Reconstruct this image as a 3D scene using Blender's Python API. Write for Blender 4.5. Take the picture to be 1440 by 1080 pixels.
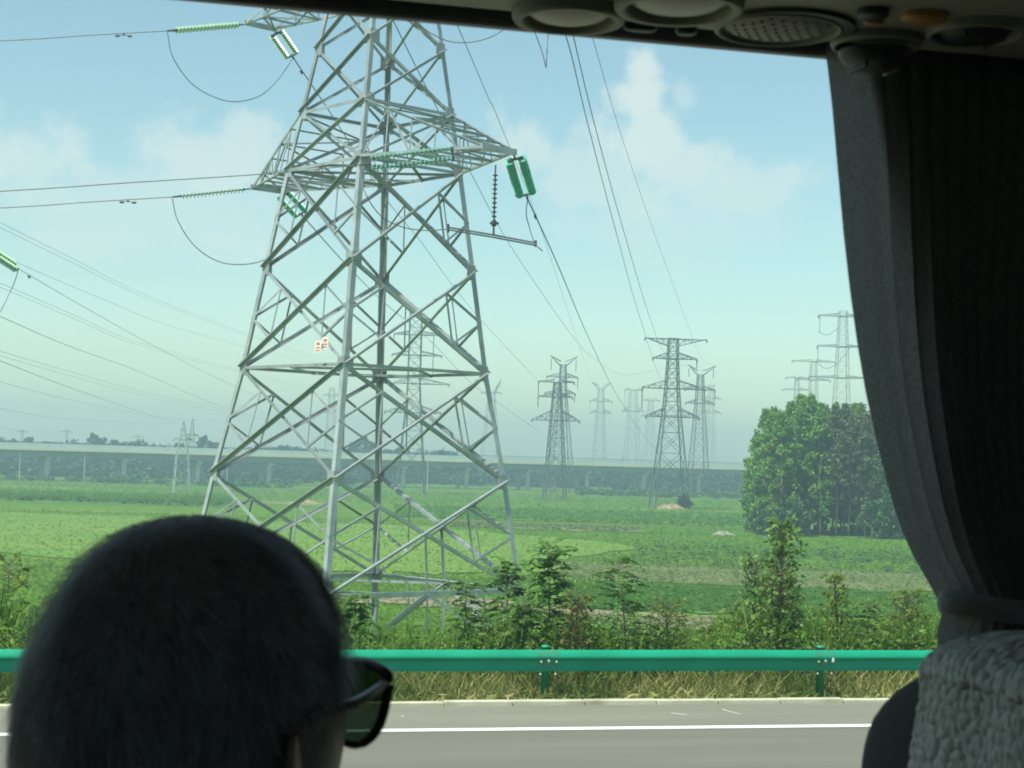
import bpy, math, random
import numpy as np
from mathutils import Vector, Matrix

# ---------------------------------------------------------------- camera, light, exposure
F_PX = 2500.0                       # focal length in pixels of a 1440 px wide frame
PITCH, ROLL = math.radians(2.51), 0.0285
EYE = 3.3                           # eye height above the road
FIELD = -5.2                        # level of the fields below the road
PSI = math.radians(14.5)            # the road runs off a little to the right
SUN_EL, SUN_AZ = math.radians(60), math.radians(-134)   # azimuth from +Y towards +X
SUN_STRENGTH, SKY_STRENGTH, EXPOSURE = 4.8, 0.112, 0.66

sc = bpy.context.scene
for o in list(bpy.data.objects):
    bpy.data.objects.remove(o)
COL = sc.collection
cam_d = bpy.data.cameras.new("camera")
cam = bpy.data.objects.new("camera", cam_d)
COL.objects.link(cam)
cam_d.sensor_width = 36.0
cam_d.lens = 36.0 * F_PX / 1440.0
cam_d.clip_start, cam_d.clip_end = 0.02, 8000.0
CAMROT = Matrix.Rotation(math.pi / 2 + PITCH, 3, 'X') @ Matrix.Rotation(ROLL, 3, 'Z')
cam.matrix_world = Matrix.Translation((0, 0, EYE)) @ CAMROT.to_4x4()
cam_d.dof.use_dof = True
cam_d.dof.focus_distance = 70.0
cam_d.dof.aperture_fstop = 26.0
sc.camera = cam
CAMP = Vector((0, 0, EYE))


def ray(px, py):
    return CAMROT @ Vector(((px - 720) / F_PX, (540 - py) / F_PX, -1.0))


def at(px, py, d):
    """the world point at pixel (px, py) of the 1440x1080 photograph, d metres along the view axis"""
    return CAMP + ray(px, py) * d


def gnd(px, d, z=FIELD):
    """ground point under image column px at distance d"""
    r = ray(px, 650)
    return Vector((r.x / r.y * d, d, z))


sun_dir = Vector((math.sin(SUN_AZ) * math.cos(SUN_EL), math.cos(SUN_AZ) * math.cos(SUN_EL), math.sin(SUN_EL)))
sl = bpy.data.lights.new("sun", 'SUN')
sl.energy, sl.angle, sl.color = SUN_STRENGTH, math.radians(0.6), (1.0, 0.95, 0.86)
so = bpy.data.objects.new("sun", sl)
so.rotation_euler = (-sun_dir).to_track_quat('-Z', 'Y').to_euler()
so.location = (0, 0, 200)
COL.objects.link(so)
sc.view_settings.view_transform = 'Standard'
sc.view_settings.look = 'None'
sc.view_settings.exposure = EXPOSURE
sc.view_settings.gamma = 1.0
sc.cycles.use_denoising = True
sc.cycles.filter_width = 1.9
sc.cycles.max_bounces = 10
sc.cycles.transparent_max_bounces = 24
sc.cycles.volume_bounces = 3

# ---- sky with clouds
wd = bpy.data.worlds.new("World")
sc.world = wd
wd.use_nodes = True
wn, wl = wd.node_tree.nodes, wd.node_tree.links
wn.clear()


def wnode(t, **kw):
    n = wn.new(t)
    for k, v in kw.items():
        setattr(n, k, v)
    return n


def wmath(op, a, b=None, clamp=False):
    n = wnode('ShaderNodeMath', operation=op, use_clamp=clamp)
    for i, x in enumerate((a, b)):
        if x is None:
            continue
        if isinstance(x, (int, float)):
            n.inputs[i].default_value = x
        else:
            wl.new(x, n.inputs[i])
    return n.outputs[0]


w_out = wnode('ShaderNodeOutputWorld')
sky = wnode('ShaderNodeTexSky', sky_type='NISHITA')
sky.sun_disc = False
sky.sun_elevation = SUN_EL
sky.sun_rotation = SUN_AZ
sky.air_density, sky.dust_density, sky.ozone_density = 1.0, 0.7, 2.5
tc = wnode('ShaderNodeTexCoord')
noi = wnode('ShaderNodeTexNoise')
noi.inputs['Scale'].default_value = 30.0
noi.inputs['Detail'].default_value = 9.0
noi.inputs['Roughness'].default_value = 0.62
wl.new(tc.outputs['Generated'], noi.inputs['Vector'])
nz = wmath('SUBTRACT', noi.outputs['Fac'], 0.5)
mask = None
# (px, py, half width px, half height px, density)
CLOUDS = [(901, 92, 30, 40, 0.95), (898, 140, 42, 48, 1.0), (912, 195, 66, 58, 0.95), (945, 235, 90, 48, 0.8), (1020, 270, 95, 44, 0.6),
          (850, 255, 120, 70, 0.6), (725, 210, 60, 58, 0.75), (962, 138, 20, 26, 0.4), (930, 310, 230, 60, 0.35),
          (50, 235, 110, 70, 0.75), (35, 205, 50, 36, 0.6), (285, 220, 110, 60, 0.8), (345, 197, 60, 42, 0.7),
          (180, 285, 230, 80, 0.5), (470, 230, 120, 70, 0.4), (-200, 260, 220, 90, 0.6), (1500, 260, 260, 90, 0.6)]
for (px, py, rx, ry, dens) in CLOUDS:
    c = ray(px, py).normalized()
    sub = wnode('ShaderNodeVectorMath', operation='SUBTRACT')
    wl.new(tc.outputs['Generated'], sub.inputs[0])
    sub.inputs[1].default_value = c
    mul = wnode('ShaderNodeVectorMath', operation='MULTIPLY')
    wl.new(sub.outputs[0], mul.inputs[0])
    mul.inputs[1].default_value = (F_PX / rx, F_PX / rx * 0.5, F_PX / ry)
    ln = wnode('ShaderNodeVectorMath', operation='LENGTH')
    wl.new(mul.outputs[0], ln.inputs[0])
    d = wmath('ADD', wmath('SUBTRACT', 1.0, ln.outputs['Value']), wmath('MULTIPLY', nz, 3.4))
    mr = wnode('ShaderNodeMapRange', interpolation_type='SMOOTHSTEP')
    wl.new(d, mr.inputs['Value'])
    mr.inputs['From Min'].default_value = -0.2
    mr.inputs['From Max'].default_value = 0.65
    mr.inputs['To Max'].default_value = dens
    mask = mr.outputs[0] if mask is None else wmath('MAXIMUM', mask, mr.outputs[0])
bg1 = wnode('ShaderNodeBackground')
bg1.inputs['Strength'].default_value = SKY_STRENGTH
tint = wnode('ShaderNodeMix', data_type='RGBA', blend_type='MULTIPLY')
tint.inputs['Factor'].default_value = 1.0
wl.new(sky.outputs[0], tint.inputs['A'])
tint.inputs['B'].default_value = (1.18, 1.15, 0.97, 1)
wl.new(tint.outputs['Result'], bg1.inputs['Color'])
bg2 = wnode('ShaderNodeBackground')
bg2.inputs['Color'].default_value = (0.97, 0.96, 0.96, 1)
bg2.inputs['Strength'].default_value = 0.66
mxs = wnode('ShaderNodeMixShader')
wl.new(wmath('MULTIPLY', mask, 0.72), mxs.inputs[0])
wl.new(bg1.outputs[0], mxs.inputs[1])
wl.new(bg2.outputs[0], mxs.inputs[2])
wl.new(mxs.outputs[0], w_out.inputs['Surface'])

# ---------------------------------------------------------------- helpers
R = random.Random(11)


def tag(o, label=None, cat=None, group=None, kind=None):
    if label: o['label'] = label
    if cat: o['category'] = cat
    if group: o['group'] = group
    if kind: o['kind'] = kind
    return o


def empty(name, loc, label, cat, group=None, rz=0.0):
    o = bpy.data.objects.new(name, None)
    COL.objects.link(o)
    o.location = loc
    o.rotation_euler.z = rz
    o.empty_display_size = 0.2
    return tag(o, label, cat, group)


def perp(a, hint):
    a = a.normalized()
    h = Vector(hint)
    h = h - a * h.dot(a)
    if h.length < 1e-5:
        h = Vector((1, 0, 0)) - a * a.x
        if h.length < 1e-3:
            h = Vector((0, 1, 0)) - a * a.y
    h.normalize()
    return a, h, a.cross(h)


def out_flange(mb, p, q, w, t, n):
    """an L-section with its free flange along the upper edge, standing out along n"""
    p, q = Vector(p), Vector(q)
    a, e1, e2 = perp(q - p, n)
    if e2.z < 0:
        e2 = -e2
    h = w / 2
    pr = [(0, -h), (0, h - t), (w, h - t), (w, h), (-t, h), (-t, -h)]
    if a.cross(e1).dot(e2) < 0:
        pr = pr[::-1]
    mb.prism(p, q, pr, e1, e2)


class MB:
    def __init__(s):
        s.v, s.f = [], []

    def prism(s, p, q, prof, e1, e2, prof2=None):
        """sweep the 2-D profile from p to q"""
        n = len(prof)
        b = len(s.v)
        for c, pr in ((p, prof), (q, prof2 or prof)):
            for (x, y) in pr:
                s.v.append(tuple(c + e1 * x + e2 * y))
        for i in range(n):
            j = (i + 1) % n
            s.f.append((b + i, b + j, b + n + j, b + n + i))
        s.f.append(tuple(b + i for i in reversed(range(n))))
        s.f.append(tuple(b + n + i for i in range(n)))

    def bar(s, p, q, w, h=None, hint=(0, 0, 1)):
        p, q = Vector(p), Vector(q)
        a, e1, e2 = perp(q - p, hint)
        h = h or w
        s.prism(p, q, [(-h / 2, -w / 2), (h / 2, -w / 2), (h / 2, w / 2), (-h / 2, w / 2)], e1, e2)

    def angle(s, p, q, w, t, n):
        """an L-section: one flange square to n, the other running against n"""
        p, q = Vector(p), Vector(q)
        a, e1, e2 = perp(q - p, n)
        s.prism(p, q, [(0, -w / 2), (0, w / 2), (-t, w / 2), (-t, -w / 2 + t), (-w, -w / 2 + t), (-w, -w / 2)], e1, e2)

    def tube(s, pts, r, n=6, cap=True):
        pts = [Vector(p) for p in pts]
        b = len(s.v)
        m = len(pts)
        for i, p in enumerate(pts):
            a = (pts[min(i + 1, m - 1)] - pts[max(i - 1, 0)])
            _, e1, e2 = perp(a, (0, 0.13, 1))
            rr = r[i] if isinstance(r, (list, tuple)) else r
            for k in range(n):
                t = 2 * math.pi * k / n
                s.v.append(tuple(p + e1 * rr * math.cos(t) + e2 * rr * math.sin(t)))
        for i in range(m - 1):
            for k in range(n):
                k2 = (k + 1) % n
                s.f.append((b + i * n + k, b + i * n + k2, b + (i + 1) * n + k2, b + (i + 1) * n + k))
        if cap:
            s.f.append(tuple(b + k for k in reversed(range(n))))
            s.f.append(tuple(b + (m - 1) * n + k for k in range(n)))

    def lathe(s, c, axis, prof, n=16, hint=(0, 0, 1)):
        """prof: (distance along axis, radius)"""
        a, e1, e2 = perp(Vector(axis), hint)
        b = len(s.v)
        c = Vector(c)
        for (h, r) in prof:
            for k in range(n):
                t = 2 * math.pi * k / n
                s.v.append(tuple(c + a * h + e1 * r * math.cos(t) + e2 * r * math.sin(t)))
        m = len(prof)
        for i in range(m - 1):
            for k in range(n):
                k2 = (k + 1) % n
                s.f.append((b + i * n + k, b + i * n + k2, b + (i + 1) * n + k2, b + (i + 1) * n + k))
        s.f.append(tuple(b + k for k in reversed(range(n))))
        s.f.append(tuple(b + (m - 1) * n + k for k in range(n)))

    def box(s, lo, hi):
        x0, y0, z0 = lo
        x1, y1, z1 = hi
        b = len(s.v)
        s.v += [(x0, y0, z0), (x1, y0, z0), (x1, y1, z0), (x0, y1, z0), (x0, y0, z1), (x1, y0, z1), (x1, y1, z1), (x0, y1, z1)]
        s.f += [tuple(b + i for i in q) for q in ((3, 2, 1, 0), (4, 5, 6, 7), (0, 1, 5, 4), (1, 2, 6, 5), (2, 3, 7, 6), (3, 0, 4, 7))]

    def grid(s, P, closed=False):
        """P: rows of points"""
        b = len(s.v)
        m, n = len(P), len(P[0])
        for row in P:
            s.v += [tuple(p) for p in row]
        for i in range(m - 1):
            for k in range(n if closed else n - 1):
                k2 = (k + 1) % n
                s.f.append((b + i * n + k, b + i * n + k2, b + (i + 1) * n + k2, b + (i + 1) * n + k))

    def build(s, name, mat, parent=None, smooth=False, local=None, bevel=0):
        me = bpy.data.meshes.new(name)
        v = s.v
        if local is not None:
            v = [tuple(Vector(p) - local) for p in v]
        me.from_pydata(v, [], s.f)
        me.materials.append(mat)
        if smooth:
            me.polygons.foreach_set('use_smooth', [True] * len(me.polygons))
        o = bpy.data.objects.new(name, me)
        COL.objects.link(o)
        if parent:
            o.parent = parent
        if bevel:
            m = o.modifiers.new('bevel', 'BEVEL')
            m.width = bevel
            m.segments = 3
            m.limit_method = 'ANGLE'
        return o


def quads_obj(name, V, mat, parent=None, tri=False):
    """V: array (n, 4, 3) of loose quads"""
    n = V.shape[0]
    k = V.shape[1]
    me = bpy.data.meshes.new(name)
    me.vertices.add(n * k)
    me.vertices.foreach_set('co', V.reshape(-1).astype(np.float32))
    me.loops.add(n * k)
    me.loops.foreach_set('vertex_index', np.arange(n * k, dtype=np.int32))
    me.polygons.add(n)
    me.polygons.foreach_set('loop_start', np.arange(0, n * k, k, dtype=np.int32))
    me.polygons.foreach_set('loop_total', np.full(n, k, dtype=np.int32))
    me.update(calc_edges=True)
    me.materials.append(mat)
    o = bpy.data.objects.new(name, me)
    COL.objects.link(o)
    if parent:
        o.parent = parent
    return o


def copy_tree(o, parent=None):
    c = o.copy()
    COL.objects.link(c)
    if parent:
        c.parent = parent
    for ch in o.children:
        copy_tree(ch, c)
    return c


# ---------------------------------------------------------------- materials
def new_mat(name):
    m = bpy.data.materials.new(name)
    m.use_nodes = True
    nt = m.node_tree
    nt.nodes.clear()
    out = nt.nodes.new('ShaderNodeOutputMaterial')
    return m, nt, out


def mat(name, c1, c2=None, rough=0.6, metal=0.0, scale=5.0, bump=0.0, bscale=40.0, spec=0.5, detail=5.0, stretch=(1, 1, 1), lo=0.35, hi=0.65, coord='Object', coat=0.0):
    m, nt, out = new_mat(name)
    b = nt.nodes.new('ShaderNodeBsdfPrincipled')
    nt.links.new(b.outputs[0], out.inputs[0])
    b.inputs['Roughness'].default_value = rough
    b.inputs['Metallic'].default_value = metal
    b.inputs['Specular IOR Level'].default_value = spec
    b.inputs['Coat Weight'].default_value = coat
    b.inputs['Base Color'].default_value = (*c1, 1)
    t = nt.nodes.new('ShaderNodeTexCoord')
    mp = nt.nodes.new('ShaderNodeMapping')
    mp.inputs['Scale'].default_value = stretch
    nt.links.new(t.outputs[coord], mp.inputs[0])
    if c2:
        n = nt.nodes.new('ShaderNodeTexNoise')
        n.inputs['Scale'].default_value = scale
        n.inputs['Detail'].default_value = detail
        nt.links.new(mp.outputs[0], n.inputs['Vector'])
        r = nt.nodes.new('ShaderNodeValToRGB')
        r.color_ramp.elements[0].position, r.color_ramp.elements[1].position = lo, hi
        r.color_ramp.elements[0].color, r.color_ramp.elements[1].color = (*c1, 1), (*c2, 1)
        nt.links.new(n.outputs['Fac'], r.inputs[0])
        nt.links.new(r.outputs[0], b.inputs['Base Color'])
    if bump:
        n2 = nt.nodes.new('ShaderNodeTexNoise')
        n2.inputs['Scale'].default_value = bscale
        n2.inputs['Detail'].default_value = 6.0
        nt.links.new(mp.outputs[0], n2.inputs['Vector'])
        bp = nt.nodes.new('ShaderNodeBump')
        bp.inputs['Strength'].default_value = bump
        bp.inputs['Distance'].default_value = 0.02
        nt.links.new(n2.outputs['Fac'], bp.inputs['Height'])
        nt.links.new(bp.outputs[0], b.inputs['Normal'])
    return m


def leaf_mat(name, cols, transl=0.35, patch=0.0, patch_col=None, pscale=0.4, rough=0.55):
    """random colour per leaf, light passing through"""
    m, nt, out = new_mat(name)
    g = nt.nodes.new('ShaderNodeNewGeometry')
    r = nt.nodes.new('ShaderNodeValToRGB')
    r.color_ramp.interpolation = 'LINEAR'
    e = r.color_ramp.elements
    e[0].color = (*cols[0], 1)
    e[1].color = (*cols[-1], 1)
    for i, c in enumerate(cols[1:-1]):
        k = e.new((i + 1) / (len(cols) - 1))
        k.color = (*c, 1)
    nt.links.new(g.outputs['Random Per Island'], r.inputs[0])
    colr = r.outputs[0]
    if patch_col:
        n = nt.nodes.new('ShaderNodeTexNoise')
        n.inputs['Scale'].default_value = pscale
        n.inputs['Detail'].default_value = 3
        nt.links.new(g.outputs['Position'], n.inputs['Vector'])
        mr = nt.nodes.new('ShaderNodeMapRange')
        mr.inputs['From Min'].default_value = 0.5
        mr.inputs['From Max'].default_value = 0.66
        mr.inputs['To Max'].default_value = patch
        nt.links.new(n.outputs['Fac'], mr.inputs['Value'])
        mx = nt.nodes.new('ShaderNodeMix')
        mx.data_type = 'RGBA'
        nt.links.new(mr.outputs[0], mx.inputs['Factor'])
        nt.links.new(colr, mx.inputs['A'])
        mx.inputs['B'].default_value = (*patch_col, 1)
        colr = mx.outputs['Result']
    b = nt.nodes.new('ShaderNodeBsdfPrincipled')
    b.inputs['Roughness'].default_value = rough
    b.inputs['Specular IOR Level'].default_value = 0.35
    nt.links.new(colr, b.inputs['Base Color'])
    tr = nt.nodes.new('ShaderNodeBsdfTranslucent')
    nt.links.new(colr, tr.inputs['Color'])
    mix = nt.nodes.new('ShaderNodeMixShader')
    mix.inputs[0].default_value = transl
    nt.links.new(b.outputs[0], mix.inputs[1])
    nt.links.new(tr.outputs[0], mix.inputs[2])
    nt.links.new(mix.outputs[0], out.inputs[0])
    return m


M = {}
M['steel'] = mat('galvanised_steel', (0.386, 0.403, 0.403), (0.277, 0.294, 0.302), rough=0.42, metal=0.3, scale=1.3, detail=8)
M['steel_far'] = mat('weathered_steel', (0.12, 0.125, 0.13), (0.08, 0.085, 0.09), rough=0.6, metal=0.2, scale=0.4)
M['steel_pale'] = mat('new_pale_steel', (0.42, 0.44, 0.43), (0.34, 0.36, 0.35), rough=0.5, metal=0.2, scale=0.6)
def vary_members(m, amt=0.2):
    nt = m.node_tree
    b = next(n for n in nt.nodes if n.type == 'BSDF_PRINCIPLED')
    src = b.inputs['Base Color'].links[0].from_socket
    g = nt.nodes.new('ShaderNodeNewGeometry')
    mr = nt.nodes.new('ShaderNodeMapRange')
    mr.inputs['To Min'].default_value, mr.inputs['To Max'].default_value = 1 - amt, 1 + amt
    nt.links.new(g.outputs['Random Per Island'], mr.inputs['Value'])
    mx = nt.nodes.new('ShaderNodeMix')
    mx.data_type = 'RGBA'
    mx.blend_type = 'MULTIPLY'
    mx.inputs['Factor'].default_value = 1.0
    nt.links.new(src, mx.inputs['A'])
    nt.links.new(mr.outputs[0], mx.inputs['B'])
    nt.links.new(mx.outputs['Result'], b.inputs['Base Color'])


vary_members(M['steel'])
M['steel_faint'] = mat('haze_paled_steel', (0.30, 0.31, 0.32), (0.22, 0.23, 0.24), rough=0.6, metal=0.2, scale=0.5)  # paler grey puts the haze fading of faint pylons into the colour
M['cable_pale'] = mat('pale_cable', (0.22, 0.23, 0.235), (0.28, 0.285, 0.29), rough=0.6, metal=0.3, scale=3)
M['cable'] = mat('weathered_aluminium_cable', (0.10, 0.105, 0.11), (0.16, 0.165, 0.17), rough=0.6, metal=0.3, scale=3)
M['fitting'] = mat('dark_cast_fitting', (0.06, 0.06, 0.065), (0.1, 0.1, 0.1), rough=0.6, metal=0.4)
M['glass_disc'] = mat('green_insulator_glass', (0.10, 0.42, 0.28), (0.14, 0.52, 0.36), rough=0.12, scale=3, spec=0.9, coat=0.5)
M['glass_disc_pale'] = mat('pale_green_insulator_glass', (0.36, 0.55, 0.36), (0.46, 0.62, 0.44), rough=0.15, scale=3, spec=0.8, coat=0.5)
M['sign_white'] = mat('sign_plate_enamel', (0.82, 0.74, 0.68), (0.75, 0.62, 0.55), rough=0.4, scale=4)
M['sign_red'] = mat('sign_red_lettering', (0.55, 0.12, 0.08), rough=0.5)
M['concrete'] = mat('pale_concrete', (0.567, 0.553, 0.499), (0.446, 0.446, 0.405), rough=0.9, scale=0.25, bump=0.2, bscale=2)
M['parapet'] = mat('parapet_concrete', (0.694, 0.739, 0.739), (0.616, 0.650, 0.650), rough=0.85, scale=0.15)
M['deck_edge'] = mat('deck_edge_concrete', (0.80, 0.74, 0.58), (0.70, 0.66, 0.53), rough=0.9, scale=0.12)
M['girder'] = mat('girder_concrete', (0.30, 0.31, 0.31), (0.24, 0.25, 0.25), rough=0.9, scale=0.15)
M['asphalt'] = mat('worn_asphalt', (0.126, 0.119, 0.096), (0.170, 0.159, 0.128), rough=0.9, scale=0.9, stretch=(0.12, 1.6, 1), bump=0.5, bscale=60, lo=0.3, hi=0.7)
M['shoulder'] = mat('pale_shoulder_asphalt', (0.164, 0.154, 0.124), (0.208, 0.196, 0.158), rough=0.92, scale=0.8, stretch=(0.2, 1.2, 1), bump=0.5, bscale=60, lo=0.3, hi=0.7)
M['line'] = mat('white_road_paint', (0.765, 0.765, 0.738), (0.666, 0.666, 0.630), rough=0.7, scale=6, lo=0.2, hi=0.75)
M['kerb'] = mat('chalky_kerb_concrete', (0.527, 0.492, 0.378), (0.317, 0.282, 0.194), rough=0.9, scale=2.2, lo=0.42, hi=0.75, bump=0.3, bscale=20)
M['rail_green'] = mat('green_rail_paint', (0.007, 0.292, 0.172), (0.006, 0.249, 0.146), rough=0.5, scale=1.5, spec=0.25)
M['rail_lap'] = mat('weathered_rail_paint', (0.012, 0.25, 0.15), (0.02, 0.2, 0.12), rough=0.55, scale=5)
M['post_green'] = mat('green_post_paint', (0.02, 0.26, 0.12), (0.015, 0.2, 0.09), rough=0.4, scale=4)
M['bolt'] = mat('zinc_bolt', (0.5, 0.5, 0.48), rough=0.4, metal=0.6)
M['reflector'] = mat('reflector_plate', (0.75, 0.72, 0.62), rough=0.4)
M['bark'] = mat('grey_bark', (0.26, 0.235, 0.18), (0.16, 0.14, 0.11), rough=0.9, scale=6, stretch=(1, 1, 0.2))
M['stem'] = mat('green_brown_stem', (0.10, 0.11, 0.05), (0.13, 0.10, 0.06), rough=0.8, scale=10)
M['dirt'] = mat('bare_dirt', (0.255, 0.204, 0.128), (0.196, 0.153, 0.098), rough=1.0, scale=0.25, bump=0.5, bscale=1.5)
M['poplar'] = leaf_mat('poplar_leaves', [(0.079, 0.213, 0.017), (0.119, 0.279, 0.023), (0.175, 0.345, 0.030), (0.349, 0.478, 0.076)], 0.4, 0.22, (0.205, 0.146, 0.043), 0.12)
M['poplar_dry'] = leaf_mat('browning_poplar_leaves', [(0.057, 0.172, 0.040), (0.138, 0.149, 0.063), (0.172, 0.144, 0.069), (0.081, 0.218, 0.052)], 0.35)
M['bush'] = leaf_mat('field_bush_leaves', [(0.03, 0.08, 0.025), (0.05, 0.12, 0.03), (0.09, 0.18, 0.045)], 0.25)
M['wood'] = leaf_mat('far_wood_leaves', [(0.013, 0.038, 0.019), (0.025, 0.064, 0.025), (0.043, 0.085, 0.034)], 0.2)
M['weed'] = leaf_mat('roadside_weed_leaves', [(0.059, 0.149, 0.019), (0.095, 0.212, 0.027), (0.138, 0.266, 0.039), (0.212, 0.308, 0.061), (0.116, 0.233, 0.030)], 0.5, 0.3, (0.212, 0.212, 0.035), 1.3)
M['locust'] = leaf_mat('locust_leaflets', [(0.079, 0.186, 0.041), (0.124, 0.248, 0.054), (0.194, 0.327, 0.081)], 0.472)
M['locust_dark'] = leaf_mat('dark_locust_leaflets', [(0.066, 0.174, 0.044), (0.105, 0.239, 0.053), (0.186, 0.326, 0.070)], 0.405)
M['broad'] = leaf_mat('broad_leaves', [(0.061, 0.155, 0.034), (0.105, 0.233, 0.047), (0.176, 0.310, 0.068), (0.281, 0.404, 0.121)], 0.405)
M['yellow'] = leaf_mat('yellow_green_leaves', [(0.091, 0.184, 0.020), (0.169, 0.253, 0.030), (0.260, 0.299, 0.040)], 0.4)
M['olive'] = leaf_mat('olive_yellow_leaves', [(0.08, 0.12, 0.02), (0.16, 0.16, 0.03), (0.26, 0.19, 0.04)], 0.35)
M['crop'] = leaf_mat('crop_leaves', [(0.091, 0.192, 0.014), (0.113, 0.220, 0.018), (0.150, 0.247, 0.024), (0.119, 0.229, 0.021)], 0.6, 0.35, (0.140, 0.202, 0.030), 0.03)
M['crop_blue'] = leaf_mat('bluish_crop_leaves', [(0.068, 0.184, 0.017), (0.096, 0.218, 0.021), (0.124, 0.249, 0.025)], 0.55)
M['dry_grass'] = leaf_mat('dry_grass_blades', [(0.356, 0.320, 0.116), (0.451, 0.389, 0.158), (0.166, 0.229, 0.048), (0.297, 0.298, 0.095), (0.547, 0.481, 0.233)], 0.4, 0.8, (0.084, 0.148, 0.026), 0.55)
M['pale_grass'] = leaf_mat('pale_field_grass', [(0.136, 0.162, 0.060), (0.187, 0.196, 0.085), (0.102, 0.153, 0.043)], 0.3)

# ground: fields in strips
m, nt, out = new_mat('field_soil_and_crops')
M['field'] = m
N = nt.nodes
L = nt.links
g = N.new('ShaderNodeNewGeometry')
b = N.new('ShaderNodeBsdfPrincipled')
b.inputs['Roughness'].default_value = 1.0
b.inputs['Specular IOR Level'].default_value = 0.1
L.new(b.outputs[0], out.inputs[0])


def fnoise(scale, stretch, rot, detail=6, rough=0.55):
    mp = N.new('ShaderNodeMapping')
    mp.inputs['Rotation'].default_value = (0, 0, rot)
    mp.inputs['Scale'].default_value = stretch
    L.new(g.outputs['Position'], mp.inputs[0])
    n = N.new('ShaderNodeTexNoise')
    n.inputs['Scale'].default_value = scale
    n.inputs['Detail'].default_value = detail
    n.inputs['Roughness'].default_value = rough
    L.new(mp.outputs[0], n.inputs['Vector'])
    return n.outputs['Fac']


def framp(fac, stops):
    r = N.new('ShaderNodeValToRGB')
    e = r.color_ramp.elements
    e[0].position, e[0].color = stops[0][0], (*stops[0][1], 1)
    e[1].position, e[1].color = stops[-1][0], (*stops[-1][1], 1)
    for p_, c_ in stops[1:-1]:
        k = e.new(p_)
        k.color = (*c_, 1)
    L.new(fac, r.inputs[0])
    return r.outputs[0]


def fmix(a, bb, f, blend='MIX'):
    mx = N.new('ShaderNodeMix')
    mx.data_type = 'RGBA'
    mx.blend_type = blend
    if isinstance(f, float):
        mx.inputs['Factor'].default_value = f
    else:
        L.new(f, mx.inputs['Factor'])
    L.new(a, mx.inputs['A'])
    L.new(bb, mx.inputs['B'])
    return mx.outputs['Result']


strips = framp(fnoise(1.0, (0.006, 0.05, 1), 0.06, 4), [(0.30, (0.059, 0.145, 0.010)), (0.42, (0.090, 0.183, 0.012)), (0.5, (0.076, 0.157, 0.014)), (0.6, (0.114, 0.194, 0.020)), (0.66, (0.179, 0.199, 0.034)), (0.72, (0.090, 0.170, 0.017))])
fine = framp(fnoise(1.0, (0.25, 0.9, 1), 0.0, 8, 0.7), [(0.3, (0.6, 0.65, 0.6)), (0.7, (1.25, 1.2, 1.2))])
L.new(fmix(strips, fine, 1.0, 'MULTIPLY'), b.inputs['Base Color'])

# ---------------------------------------------------------------- ground, road
cP, sP = math.cos(PSI), math.sin(PSI)


def rd(x, y, z):
    """road frame (x along the road, y across it) to the world"""
    return Vector((x * cP - y * sP, x * sP + y * cP, z))


ROADM = Matrix.Rotation(PSI, 4, 'Z')
prof = [(-600, FIELD), (-22, FIELD), (-12, -0.06), (23.6, -0.06), (24.9, -0.10), (27.0, -0.55), (36.0, -4.85), (40, FIELD), (1600, FIELD)]
xs = [-1450, -600, -120, -40, 0, 40, 120, 600, 1450]
mb = MB()
mb.grid([[(x, y, z) for x in xs] for (y, z) in prof])
mb.f = [tuple(reversed(q)) for q in mb.f]
o = mb.build('field_ground', M['field'])
o.matrix_world = ROADM
tag(o, kind='structure')


def sheet(name, material, y0, y1, z, x0=-700, x1=700, nx=28):
    mb = MB()
    mb.grid([[(x0 + (x1 - x0) * i / nx, y, z) for i in range(nx + 1)] for y in (y0, y1)])
    mb.f = [tuple(reversed(q)) for q in mb.f]
    o = mb.build(name, material)
    o.matrix_world = ROADM
    return tag(o, kind='structure')


sheet('road', M['asphalt'], -6.0, 21.55, 0.0)
sheet('road_shoulder', M['shoulder'], 21.55, 23.45, 0.004)
sheet('edge_line', M['line'], 21.28, 21.51, 0.006)
sheet('near_edge_line', M['line'], 10.1, 10.3, 0.006)
mb = MB()
r2 = random.Random(3)
x = -60.0
while x < 80:
    ln = r2.uniform(0.9, 1.05)
    dz, dy = r2.uniform(-0.012, 0.01), r2.uniform(-0.015, 0.015)
    mb.box((x, 23.45 + dy, -0.05), (x + ln - 0.012, 23.62 + dy, 0.06 + dz))
    x += ln
o = mb.build('kerb', M['kerb'], bevel=0.012)
o.matrix_world = ROADM
tag(o, kind='structure')

# worn paint scraps on the shoulder
mb = MB()
for (px, py, w, h, sl_) in ((955, 1004, 22, 1.6, 0.1), (1028, 1001, 26, 1.6, 0.28), (566, 1007, 4, 2, 0)):
    t = EYE / -(ray(px, py).z) if ray(px, py).z < 0 else 20
    pts = []
    for (a, bb) in ((-1, -1), (1, -1), (1, 1), (-1, 1)):
        q = (px + a * w * 0.5, py + bb * h * 0.5 + a * w * 0.5 * sl_)
        rr = ray(*q)
        P = CAMP + rr * ((EYE - 0.010) / -rr.z)
        pts.append(P)
    mb.v += [tuple(p) for p in reversed(pts)]
    k = len(mb.v)
    mb.f.append((k - 4, k - 3, k - 2, k - 1))
tag(mb.build('worn_paint_marks', mat('worn_paint', (0.45, 0.44, 0.39), (0.3, 0.29, 0.25), rough=0.9, scale=14)), kind='structure')


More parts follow.
